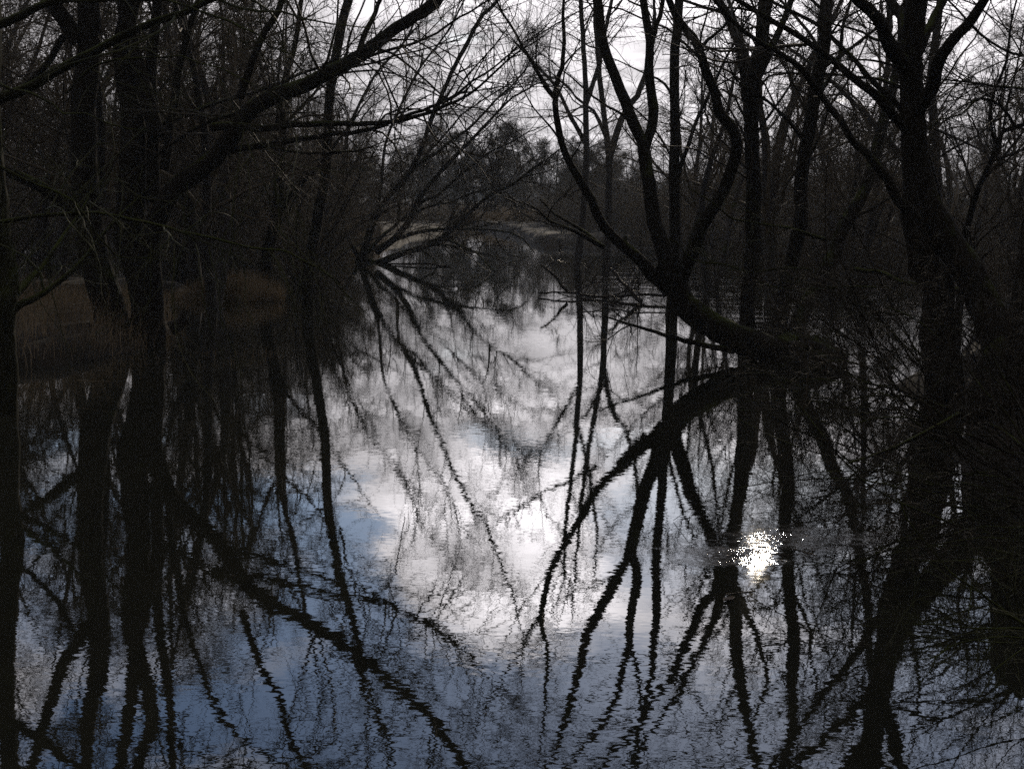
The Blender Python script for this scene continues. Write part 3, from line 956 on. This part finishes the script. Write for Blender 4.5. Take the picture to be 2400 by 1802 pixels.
standing('thin_tree', 'thin upright tree standing between the twin willow and the reed tuft', [('S', [(522, 690), (526, 600), (530, 480), (536, 360), (545, 240), (550, 140)])], 39, (20, 15), 1,
         [limb([('M', [(815, 640), (780, 760), (760, 900), (740, 1100)])], (39, 39.5), (34, 14), 3, mirrored=True),
          limb([('M', [(820, 640), (900, 760), (980, 900), (1030, 1000)])], (39, 38.5), (34, 14), 3, mirrored=True)], dens=1.4, t0=.2)

# --- pale grey trees across the water, right of the gap
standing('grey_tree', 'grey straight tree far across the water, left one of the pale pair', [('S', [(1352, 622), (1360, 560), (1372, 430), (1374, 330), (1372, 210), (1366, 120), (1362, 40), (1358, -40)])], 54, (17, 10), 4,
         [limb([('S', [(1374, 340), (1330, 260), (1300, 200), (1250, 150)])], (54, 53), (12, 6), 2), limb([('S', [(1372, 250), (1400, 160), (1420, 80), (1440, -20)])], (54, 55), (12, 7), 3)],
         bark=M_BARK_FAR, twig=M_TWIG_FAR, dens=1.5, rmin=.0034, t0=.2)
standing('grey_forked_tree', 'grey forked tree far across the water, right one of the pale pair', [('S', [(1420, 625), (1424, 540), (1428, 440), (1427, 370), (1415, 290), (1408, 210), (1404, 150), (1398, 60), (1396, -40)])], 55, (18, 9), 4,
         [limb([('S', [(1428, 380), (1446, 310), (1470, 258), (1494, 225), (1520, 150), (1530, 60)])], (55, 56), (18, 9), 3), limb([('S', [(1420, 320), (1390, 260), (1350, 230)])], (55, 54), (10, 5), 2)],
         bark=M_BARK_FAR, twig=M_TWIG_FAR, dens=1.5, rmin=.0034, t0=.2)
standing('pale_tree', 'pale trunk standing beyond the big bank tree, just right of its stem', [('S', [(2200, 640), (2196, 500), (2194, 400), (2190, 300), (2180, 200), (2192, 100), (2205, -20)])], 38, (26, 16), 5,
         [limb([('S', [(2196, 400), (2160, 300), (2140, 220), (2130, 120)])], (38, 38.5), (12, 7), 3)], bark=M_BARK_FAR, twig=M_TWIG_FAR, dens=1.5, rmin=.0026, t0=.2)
standing('crooked_tree', 'crooked twiggy tree on the right bank with a dense dark crown', [('S', [(2262, 545), (2285, 470), (2312, 400), (2332, 350), (2350, 310), (2400, 290), (2450, 230)])], (24, 23), (15, 9), 3,
         [limb([('S', [(2335, 345), (2320, 280), (2330, 210), (2360, 140), (2370, 60)])], (23.5, 23), (9, 5), 2),
          limb([('S', [(2450, 230), (2400, 210), (2330, 205), (2270, 195), (2210, 190)])], (23, 22), (8, 4), 1),
          limb([('S', [(2480, 120), (2400, 130), (2320, 100), (2250, 30), (2200, -20)])], (23, 23), (8, 4), 1),
          limb([('S', [(2380, 300), (2350, 250), (2300, 230), (2250, 270), (2200, 280)])], (23, 22), (8, 4), 1)], dens=3.2, rmin=.0026, t0=.1)


# ------------------------------------------------------------------ wood behind: a few grown models, copied
def wild_tree(h, stems, lean, seed_r, dens, droop=0.0, rmin=.004, spread_=.25, n3=4):
    trunks, limbs_ = [], []
    for s in range(stems):
        a = rng.uniform(0, 6.28)
        D0 = norm(np.array([[math.cos(a) * lean, math.sin(a) * lean, 1.0]]))
        hh = h * rng.uniform(.75, 1.0)
        P, R = grow(np.array([[rng.normal(0, .12 * (stems > 1)), rng.normal(0, .12 * (stems > 1)), -.4]]), D0, np.array([hh]), np.array([seed_r * rng.uniform(.7, 1.1)]), 16, .07, (0, 0, .035), .12)
        R = R * (1 + .5 * np.exp(-np.linspace(0, hh, 16) / .4))[None]
        lb = Limb(P[0], R[0])
        trunks.append(lb)
        S, T, r, rem = sample_limbs([lb], 1.7, .16)
        L = np.clip(rem * rng.uniform(.35, .8, len(S)), .8, 6.0)
        P1, R1 = grow(S, branch_dir(T, .4, 1.05), L, np.minimum(r * .55, .07), 10, .13, (0, 0, .05), .2)
        limbs_ += [Limb(P1[i], R1[i]) for i in range(len(S))]
    cr_ = [(np.stack([l.P for l in limbs_]), np.stack([l.R for l in limbs_]), 5)]
    cr_ += crown(limbs_, dens, (.7, 2.4), 4.5, n3, (.4, 1.3), (.2, .7), rmin=rmin, t0=.08, zmin=.8, trop1=(0, 0, .03 - droop), trop2=(0, 0, -droop), trop3=(0, 0, -droop), a=(.35, 1.0))
    z = np.zeros(3)
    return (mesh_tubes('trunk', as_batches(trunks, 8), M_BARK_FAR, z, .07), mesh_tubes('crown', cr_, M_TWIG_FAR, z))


def wild_shrub(h, stems, dens, rmin=.003, spread_=.6, mat=None):
    D0 = norm(np.stack([rng.normal(0, spread_, stems), rng.normal(0, spread_, stems), np.ones(stems)], -1))
    S = np.stack([rng.normal(0, .25, stems), rng.normal(0, .25, stems), np.full(stems, -.3)], -1)
    P, R = grow(S, D0, h * rng.uniform(.6, 1.1, stems), np.full(stems, .006 + h * .004), 10, .13, (0, 0, -.01), .25)
    lbs = [Limb(P[i], R[i]) for i in range(stems)]
    cr_ = crown(lbs, dens, (.4, 1.3), 4, 3.5, (.25, .8), (.12, .45), rmin=rmin, t0=.12, zmin=.05, wander=.2)
    z = np.zeros(3)
    return (mesh_tubes('stem', [(P, R, 5)], M_BARK_FAR, z), mesh_tubes('crown', cr_, mat or M_TWIG_FAR, z))


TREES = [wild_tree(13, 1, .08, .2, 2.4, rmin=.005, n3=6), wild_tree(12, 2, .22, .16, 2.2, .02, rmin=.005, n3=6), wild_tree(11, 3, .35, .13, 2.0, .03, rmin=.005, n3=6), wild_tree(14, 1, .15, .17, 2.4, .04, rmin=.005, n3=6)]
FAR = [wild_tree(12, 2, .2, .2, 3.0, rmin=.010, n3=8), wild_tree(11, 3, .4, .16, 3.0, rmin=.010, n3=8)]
SHRUBS = [wild_shrub(2.6, 18, 3.4), wild_shrub(3.6, 16, 3.0, spread_=.5), wild_shrub(2.0, 24, 3.6, spread_=.8)]
SCRUB = [wild_shrub(7.5, 18, 4.2, .0045, .38), wild_shrub(6.0, 22, 4.2, .0045, .5), wild_shrub(9.0, 14, 4.2, .0045, .3)]


def place(meshes, names, top, label, cat, group, x, y, s, rz=None):
    z = max(-.25, float(height(x, y)))
    e = empty(top, (x, y, z), label, cat, group)
    e.rotation_euler = (0, 0, rng.uniform(0, 6.28) if rz is None else rz)
    e.scale = (s, s, s)
    for me, nm in zip(meshes, names):
        link(nm, me, e)
    return e


def scatter(n, xf, yr, mind, test=None):
    pts = []
    tries = 0
    while len(pts) < n and tries < 4000:
        tries += 1
        y = rng.uniform(*yr)
        lo, hi = xf(y)
        x = rng.uniform(lo, hi)
        if test and not test(x, y):
            continue
        if all((x - a) ** 2 + (y - b) ** 2 > mind ** 2 for a, b in pts):
            pts.append((x, y))
    return pts


TP = ('trunk', 'crown')
SP = ('stem', 'crown')
def wood(n, xf, yr, md, kinds, names, top, label, cat, group, sr):
    for x, y in scatter(n, xf, yr, md):
        place(kinds[rng.integers(len(kinds))], names, top, label, cat, group, x, y, rng.uniform(*sr))


wood(34, lambda y: (-.42 * y - 2, -.105 * y - 2.0), (32, 95), 2.8, TREES, TP, 'bare_tree', 'bare tree among the dense dark wood filling the left shore', 'tree', 'trees of the left wood', (.75, 1.05))
wood(8, lambda y: (-.41 * y - 1, -.17 * y - 1.0), (28, 42), 2.4, TREES, TP, 'bare_tree', 'bare tree standing close behind the twin willow', 'tree', 'trees behind the twin willow', (.85, 1.1))
wood(40, lambda y: (-.41 * y - 2, -.09 * y - 2.2), (36, 100), 2.2, SCRUB, SP, 'willow_scrub', 'tall many stemmed scrub tangled between the trunks of the left wood', 'shrub', 'scrub of the left wood', (.75, 1.1))
wood(24, lambda y: (-.4 * y - 2, -.09 * y - 2.0), (50, 110), 2.0, SHRUBS, SP, 'bare_shrub', 'low bare shrub under the trees of the left wood', 'shrub', 'shrubs of the left wood', (.8, 1.4))
wood(10, lambda y: (-.21 * y, -.098 * y - 1.2), (60, 100), 2.6, TREES, TP, 'bare_tree', 'bare tree behind the fan willow', 'tree', 'trees behind the fan willow', (.65, .9))
wood(16, lambda y: (-.22 * y, -.092 * y - 1.2), (57, 105), 2.2, SCRUB, SP, 'willow_scrub', 'many stemmed scrub behind the fan willow', 'shrub', 'scrub behind the fan willow', (.7, 1.1))
wood(22, lambda y: (.085 * y + 1.5, .46 * y + 2), (33, 68), 3.4, TREES, TP, 'bare_tree', 'bare tree standing in the flooded wood on the right', 'tree', 'trees of the flooded right wood', (.8, 1.05))
wood(20, lambda y: (.06 * y + 1.5, .44 * y + 2), (72, 125), 3.2, TREES, TP, 'bare_tree', 'bare tree in the wood beyond the flooded trees on the right', 'tree', 'trees of the far right wood', (.5, .8))
wood(26, lambda y: (.13 * y + .5, .42 * y), (36, 68), 2.4, SCRUB, SP, 'flooded_scrub', 'low bare scrub standing in the water between the right hand trunks', 'shrub', 'scrub in the flooded right wood', (.32, .6))
wood(7, lambda y: (.012 * y + 1, .09 * y), (124, 150), 3.0, FAR, TP, 'hazy_tree', 'hazy bare tree behind the thickets of the right bank', 'tree', 'hazy trees behind the right bank', (.6, .8))
wood(50, lambda y: (.075 * y + 1.5, .42 * y + 2), (66, 112), 2.2, SCRUB, SP, 'willow_scrub', 'many stemmed scrub between the trunks of the right wood', 'shrub', 'scrub of the right wood', (.5, .95))
wood(18, lambda y: (.012 * y + 1.2, .11 * y + 1), (82, 118), 2.0, SCRUB, SP, 'bank_scrub', 'dark thicket on the right bank where the channel narrows', 'shrub', 'thickets where the channel narrows', (.4, .62))
wood(26, lambda y: (.012 * y + .9, .12 * y + 1), (80, 118), 1.5, SHRUBS, SP, 'bank_shrub', 'low dark bush on the right bank where the channel narrows', 'shrub', 'bushes where the channel narrows', (1.0, 1.5))
wood(60, lambda y: (.06 * y + 1.0, .42 * y + 2), (74, 125), 1.8, SHRUBS, SP, 'bare_shrub', 'low bare shrub under the trees of the right wood', 'shrub', 'shrubs of the right wood', (.9, 1.6))
wood(14, lambda y: (-.11 * y, -.035 * y), (113, 136), 1.8, SHRUBS, SP, 'bank_shrub', 'low brown bush among the reeds on the far left shore', 'shrub', 'bushes on the far left shore', (.6, .9))
# round topped trees at the far end of the water
for x, y, sc_ in ((-2.2, 150, 1.0), (-4.6, 153, .92), (-7.2, 148, .9), (-10.5, 142, .95), (.6, 156, .95), (-3.4, 160, 1.05)):
    place(FAR[1], TP, 'round_tree', 'hazy round topped tree beyond the far end of the open water', 'tree', 'round trees at the far end', x, y, sc_)
for x, y in scatter(60, lambda y: (-.30 * y, .34 * y), (165, 270), 4.5):
    place(FAR[rng.integers(2)], TP, 'distant_tree', 'distant bare tree on the hazy far shore', 'tree', 'trees of the far shore', x, y, rng.uniform(.55, 1.0))
for x, y in scatter(22, lambda y: (-.16 * y, .12 * y), (150, 260), 4):
    place(SHRUBS[rng.integers(3)], SP, 'distant_bush', 'distant bush on the low far shore', 'bush', 'bushes of the far shore', x, y, rng.uniform(.8, 1.5))

for x, y, q in ((-6.9, 52.5, .42), (-8.0, 50.5, .5), (-6.0, 56.0, .45), (-9.4, 53.0, .6), (-7.4, 48.0, .35)):
    place(SCRUB[rng.integers(3)], SP, 'root_scrub', 'low scrub crowding the foot of the fan willow', 'shrub', 'scrub at the foot of the fan willow', x, y, q)
# ------------------------------------------------------------------ brush on the right bank, over the water
def bush(name, label, traces, extra, dens=2.6, twig=M_TWIG, bark=M_BARK, dl=(.4, 1.3), rmin=.0013, cat='shrub', bias=None, bw=0):
    lbs = list(traces)
    cr_ = crown(lbs + extra, dens, dl, 4.5, 4, (.2, .8), (.08, .4), rmin=rmin, t0=.1, rmax=.2, zmin=.03, wander=.2, r1max=.008, bias=bias, bw=bw)
    o = lbs[0].P[0].copy()
    e = empty(name, o, label, cat)
    for lb in lbs:
        link('stem', mesh_tubes('stem', as_batches([lb], 7), bark, o, .05), e)
    if extra:
        link('thicket', mesh_tubes('thicket', as_batches(extra, 5), bark, o), e)
    link('crown', mesh_tubes('crown', cr_, twig, o), e)
    return e


def arcs(n, cx, cy, cz, dirs, L, r, jitter=.4, K=12, trop=(0, 0, -.02)):
    S = np.array([[cx, cy, cz]]) + rng.normal(0, jitter, (n, 3)) * np.array([1, 1, .4])
    D0 = norm(np.asarray(dirs)[None] + rng.normal(0, .35, (n, 3)))
    P, R = grow(S, D0, rng.uniform(L[0], L[1], n), np.full(n, r), K, .10, trop, .3)
    return [Limb(P[i], R[i]) for i in range(n)]


bush('mossy_shrub', 'near shrub with pale mossy branches reaching in over the water at the lower right', [
    limb([('K', [(2050, 980), (1893, 850), (1800, 790), (1700, 720), (1600, 650), (1480, 570), (1400, 480), (1320, 380), (1240, 270), (1215, 190)])], (6.2, 6.6), (22, 8)),
    limb([('K', [(2050, 885), (1893, 882), (1700, 882), (1500, 870), (1380, 855), (1280, 852)])], (6.2, 6.0), (17, 7)),
    limb([('K', [(2050, 930), (1893, 932), (1800, 925), (1700, 930), (1500, 970), (1420, 1030), (1340, 1050), (1250, 1055)])], (6.2, 5.9), (16, 6)),
    limb([('K', [(1480, 975), (1400, 1045), (1370, 1120), (1310, 1190)])], (6.0, 5.9), (9, 4)),
    limb([('K', [(2050, 900), (1893, 985), (1810, 1050), (1745, 1110), (1700, 1180), (1640, 1270)])], (6.2, 5.8), (13, 5)),
    limb([('K', [(1870, 840), (1850, 740), (1830, 640), (1830, 540), (1860, 440)])], (6.3, 6.3), (11, 5)),
    limb([('K', [(1600, 655), (1590, 760), (1570, 850)])], (6.3, 6.1), (8, 5)),
], [], 3.0, M_TWIG_MOSS, M_BARK_MOSS, (.15, .7), .0009)
bush('tangled_shrub', 'dark tangled shrub spreading low over the water before the big bank tree', [
    limb([('H', [(1760, 1620), (1661, 1530), (1500, 1400), (1250, 1300), (1000, 1200), (820, 1140), (700, 1110), (500, 1040), (400, 990)])], (9.5, 10.5), (30, 8)),
    limb([('H', [(1760, 1680), (1661, 1600), (1400, 1480), (1200, 1410), (1100, 1380), (900, 1320), (700, 1330), (560, 1370)])], (9.5, 9.2), (26, 7)),
    limb([('H', [(1240, 1300), (1050, 1395), (900, 1480), (780, 1540), (620, 1590), (520, 1615)])], (9.6, 9.2), (34, 14)),
    limb([('H', [(1700, 1560), (1560, 1330), (1400, 1150), (1250, 950), (1050, 760), (900, 660), (740, 600)])], (9.8, 11), (24, 7)),
    limb([('H', [(1750, 1500), (1600, 1200), (1500, 1000), (1420, 800), (1380, 600), (1400, 400)])], (9.8, 10.4), (22, 7)),
], arcs(26, 3.9, 9.2, .35, (-1.0, .25, .45), (1.2, 2.9), .008) + arcs(16, 4.2, 8.2, .3, (-1.0, -.3, .25), (1.0, 2.4), .007), 2.6, M_TWIG, M_BARK, (.3, 1.1), .0011, bias=(-.5, 0, .1), bw=.4)
bush('bank_shrub', 'bushy bare thicket in front of the foot of the big bank tree', arcs(2, 4.4, 13.6, .2, (-.5, .1, 1), (2.0, 2.6), .016),
     arcs(44, 4.3, 13.4, .2, (-.75, .0, .75), (1.2, 3.2), .009, .6) + arcs(40, 5.4, 12.5, .4, (-.2, -.1, .9), (1.2, 3.0), .009, .6), 3.0, M_TWIG, M_BARK, (.3, 1.2), .0013)
bush('waterside_brush', 'loose leafless brush over the glittering water right of the slanting tree', arcs(2, 6.2, 20, .0, (-.8, .1, .6), (2.2, 2.8), .016),
     arcs(30, 5.6, 20.5, .1, (-.8, .0, .5), (1.4, 3.4), .010, .7) + arcs(16, 5.0, 24, .1, (-.3, .0, .8), (1.4, 3.0), .010, .8), 2.2, M_TWIG, M_BARK, (.4, 1.4), .0016)
# drooping leafless boughs hanging in front of the willow fork, from the bank tree side
bush('drooping_bough', 'fine drooping bare bough hanging in before the straight trunks', [
    limb([('C', [(1500, 1330), (1424, 1310), (1300, 1275), (1200, 1265), (1100, 1240), (1000, 1215), (950, 1180), (880, 1120), (800, 1080), (740, 1040)])], (16.5, 15.8), (22, 6)),
    limb([('H', [(700, 480), (560, 480), (400, 490), (200, 500), (100, 480), (0, 470), (-90, 430)])], (16, 15.6), (14, 6)),
    limb([('C', [(1424, 1500), (1250, 1490), (1100, 1520), (950, 1480), (850, 1470), (760, 1440), (680, 1350), (620, 1330)])], (16, 15.5), (14, 5)),
], [], 3.2, M_TWIG_MOSS, M_BARK_MOSS, (.3, 1.1), .0013)

# mossy pollard stump at the right
sp_ = at_depth(np.array([(2395, 690)]), np.array([14.6]))[0]
st = link('mossy_stump', lump_mesh('mossy_stump', None, .5, .5, 1.5, M_BARK, .24, 48, 8), loc=(sp_[0] + .22, 14.6, .55))
tag(st, 'broad black old stump with a mossy crown at the right bank', 'stump')
# mossy log on the bank
lg = limb([('H', [(560, 360), (650, 375), (750, 392), (850, 450), (960, 468), (1100, 480), (1300, 492), (1420, 520)])], (19.5, 18.5), (24, 34), wig=.6)
o = lg.P[0].copy()
tag(link('mossy_log', mesh_tubes('mossy_log', as_batches([lg], 9), M_BARK_MOSS, o, .12), loc=o), 'mossy fallen log lying across the bank behind the big bank tree', 'log')

# ------------------------------------------------------------------ dead wood on the water
def drift(name, label, traces, twigs=0, mat=M_DRIFT, group=None, cat='driftwood', rmin=.003):
    o = traces[0].P[0].copy()
    bt = as_batches(traces, 8)
    if not twigs:
        return tag(link(name, mesh_tubes(name, bt, mat, o, .1), loc=o), label, cat, group)
    e = empty(name, o, label, cat, group)
    link('bough', mesh_tubes('bough', bt, mat, o, .1), e)
    link('crown', mesh_tubes('crown', crown(traces, twigs, (.9, 2.8), 5, 4, (.4, 1.2), (.2, .6), rmin=.0055, t0=.02, rmax=.4, zmin=-.3, wander=.22, bias=(0, 0, 1), bw=.35), mat, o), e)  # loose twigs of the dead bough, which has no real crown
    return e


drift('sunken_bough', 'dead twiggy bough lying in the water left of the leaning willow', [
    limb([('G', [(170, 516), (280, 520), (400, 522), (550, 528), (700, 530), (860, 535), (1000, 545)])], (37, 36), (12, 18), kink=.07),
    limb([('G', [(190, 335), (230, 375), (280, 425), (330, 480), (375, 515)])], (36.5, 36.6), (14, 24), kink=.05),
    limb([('G', [(840, 570), (790, 535), (740, 465), (690, 395), (640, 345)])], (35, 36), (34, 18), kink=.06),
    limb([('G', [(400, 545), (520, 560), (640, 590), (760, 600), (880, 605), (1000, 612)])], (34, 33), (10, 10), kink=.07),
    limb([('G', [(640, 590), (680, 520), (740, 500), (780, 540)])], (34.5, 34.5), (9, 7)),
    limb([('G', [(420, 520), (500, 460), (580, 440), (690, 455)])], (36.5, 36), (9, 6)),
], 3.0)
drift('floating_pole', 'thin straight pole floating at the foot of the fan willow', [limb([('F', [(850, 605), (950, 608), (1100, 612), (1180, 616), (1260, 618)])], (52, 51.5), (10, 14))])
drift('drift_branch', 'black branch afloat across the sun glitter with its end to the right', [limb([('Q', [(930, 655), (1010, 660), (1085, 668)])], 8.75, (9, 20)), limb([('Q', [(1085, 668), (1200, 660), (1300, 680), (1420, 708)])], (8.7, 8.6), (12, 6))])
drift('drift_stick', 'short dark stick floating just below the sun glitter', [limb([('Q', [(430, 1070), (560, 1066), (650, 1056), (750, 1042)])], (7.75, 7.85), (10, 20))])
drift('drift_twig', 'forked wet twig floating right of the sun glitter', [limb([('Q', [(1150, 605), (1230, 625), (1340, 650), (1400, 670)])], (8.9, 8.75), (22, 10)), limb([('Q', [(760, 585), (860, 590), (960, 600), (1150, 600)])], (9.0, 8.9), (6, 6))])
drift('drift_snag', 'rough snag of dead wood poking up beside the left islet', [limb([('N', [(1330, 700), (1390, 660), (1440, 600), (1460, 560)])], 23.5, (120, 60)), limb([('N', [(1420, 660), (1460, 650), (1490, 625)])], 23.5, (40, 20))])
drift('drift_reed_stem', 'pale straw stem lying on the dark water before the twin willow', [limb([('N', [(600, 1100), (700, 1106), (850, 1112)])], (17.2, 17.0), (5, 3))], mat=M_REED)
for (px, py, s, lab) in ((1708, 1405, .11, 'pale curled leaf floating below the short drift stick'), (1138, 1672, .02, 'tiny pale leaf alone on open water near the bottom')):
    c = on_water(px, py, .004)
    nx = 7
    V, Fq = grid(np.linspace(-1, 1, nx), np.linspace(-1, 1, 5), lambda x, y: .12 * x * x + .18 * y * y)
    V[:, 1] *= np.sqrt(np.maximum(0.02, 1 - (V[:, 0] * .98) ** 2)) * .45
    V2 = V.copy(); V2[:, 2] -= .05
    Vv = np.vstack([V, V2]) * s * .5
    Ff = np.vstack([Fq, Fq[:, ::-1] + len(V)])
    lf = link('floating_leaf', mesh_from('floating_leaf', Vv, Ff, M_LEAF), loc=c)
    lf.rotation_euler = (0, 0, .8)
    tag(lf, lab, 'leaf')
    LEAF_ME = lf.data
for k in range(34):
    px, py = rng.uniform(20, 760), rng.uniform(960, 1560)
    c = on_water(px, py, .004)
    lf = link('floating_leaf', LEAF_ME, loc=c)
    lf.rotation_euler = (0, 0, rng.uniform(0, 6.28))
    q = rng.uniform(.7, 1.8)
    lf.scale = (q, q * .6, q)
    tag(lf, 'tiny pale speck of leaf on the dark mirror of the twin willow', 'leaf', 'leaf specks on the left water')


# ------------------------------------------------------------------ reeds and dead grass
def blades(C, h, lean, w):
    n = len(C)
    a = rng.uniform(0, 6.28, n)
    ln = rng.normal(0, lean, n)
    dx, dy = np.cos(a) * ln, np.sin(a) * ln
    hh = h * rng.uniform(.5, 1.1, n)
    b = rng.uniform(0, 6.28, n)
    sx, sy = np.cos(b) * w, np.sin(b) * w
    K = 4
    t = np.linspace(0, 1, K)
    P = C[:, None, :] + np.stack([dx[:, None] * (t ** 1.7)[None] * hh[:, None], dy[:, None] * (t ** 1.7)[None] * hh[:, None], hh[:, None] * t[None] * (1 - .25 * np.abs(ln)[:, None] * t[None])], -1)
    wd = (1 - .85 * t)[None, :, None]
    S = np.stack([sx, sy, np.zeros(n)], -1)[:, None, :] * wd
    V = np.stack([P - S, P + S], 2).reshape(-1, 3)
    base = (np.arange(n)[:, None] * K + np.arange(K - 1)[None]) * 2
    Fq = np.stack([base, base + 1, base + 3, base + 2], -1).reshape(-1, 4)
    return V, Fq


def patch_pts(n, cx, cy, rx, ry, zmin=-.12):
    a = rng.uniform(0, 6.28, n)
    r = np.sqrt(rng.uniform(0, 1, n))
    x = cx + np.cos(a) * r * rx
    y = cy + np.sin(a) * r * ry
    z = height(x, y)
    ok = z > zmin
    return np.stack([x, y, np.maximum(z, -.1)], -1)[ok]


def reed(name, label, parts, h, lean, w, cat=None, kind=None):
    C = np.vstack([patch_pts(*p) for p in parts])
    o = C.mean(0)
    V, Fq = blades(C, h, lean, w)
    ob = link(name, mesh_from(name, V - o[None], Fq, M_REED), loc=o)
    return tag(ob, label, cat, None, kind)


reed('dry_grass', 'tan dead grass covering the left islet around the twin willow', [(7000, -8.6, 24.5, 3.2, 6.0), (2500, -12, 24, 4, 8)], .62, .5, .004, kind='stuff')
tc_ = on_water(590, 705)
reed('grass_tussock', 'tan tussock of dead grass at the tip of the reed islet', [(2600, tc_[0], 33.3, .75, .6, -.5)], .62, .55, .004, 'tussock')
reed('reed_fringe', 'low brown dead reeds fringing the waters edge right of the twin willow', [(2600, -7.2, 33.4, 1.6, .7, -.5)], .32, .55, .004, kind='stuff')
reed('sparse_reeds', 'sparse brown reed stalks standing in shallow water before the reed islet', [(160, on_water(520, 840)[0], on_water(520, 840)[1], .9, 1.3, -2)], .22, .7, .003, kind='stuff')
reed('far_reeds', 'tan reed bed along the far shore of the open water', [(7000, -4, 128, 12, 8, -.5), (12000, -2, 212, 26, 8, -.6)], 1.1, .2, .015, kind='stuff')
reed('left_reeds', 'brown reed bed along the left shore behind the fan willow', [(9000, -11, 70, 6, 7, -.5)], 1.3, .25, .012, kind='stuff')

# ------------------------------------------------------------------ air
def box(x0, x1, y0, y1, z0, z1):
    V = np.array([(x, y, z) for z in (z0, z1) for y in (y0, y1) for x in (x0, x1)], float)
    Fq = np.array([(0, 2, 3, 1), (4, 5, 7, 6), (0, 1, 5, 4), (2, 6, 7, 3), (0, 4, 6, 2), (1, 3, 7, 5)])
    return V, Fq


if HAZE > 0:
    mt, nt, out = new_mat('thin_haze')
    pv = N(nt, 'ShaderNodeVolumePrincipled')
    pv.inputs['Color'].default_value = (.80, .90, 1.0, 1)
    pv.inputs['Density'].default_value = HAZE
    pv.inputs['Anisotropy'].default_value = .0
    nt.links.new(pv.outputs[0], out.inputs['Volume'])
    V, Fq = box(-1000, 1000, -70, 1100, -2.0, 24)
    hz = mesh_from('haze', V, Fq, mt)
    hz.polygons.foreach_set('use_smooth', np.zeros(6, bool))
    tag(link('haze', hz), 'thin pale winter haze over the pond', kind='stuff')

# ------------------------------------------------------------------ render settings
sc.render.engine = 'CYCLES'
sc.view_settings.view_transform = 'Standard'
sc.view_settings.look = 'None'
sc.view_settings.exposure = 0.0
sc.view_settings.gamma = 1.0
sc.cycles.max_bounces = 5
sc.cycles.diffuse_bounces = 2
sc.cycles.glossy_bounces = 3
sc.cycles.sample_clamp_indirect = 10
sc.cycles.use_denoising = False
print('sun elevation', math.degrees(SUN_EL), 'azimuth', math.degrees(SUN_AZ))
print('faces', sum(len(m.polygons) for m in bpy.data.meshes))
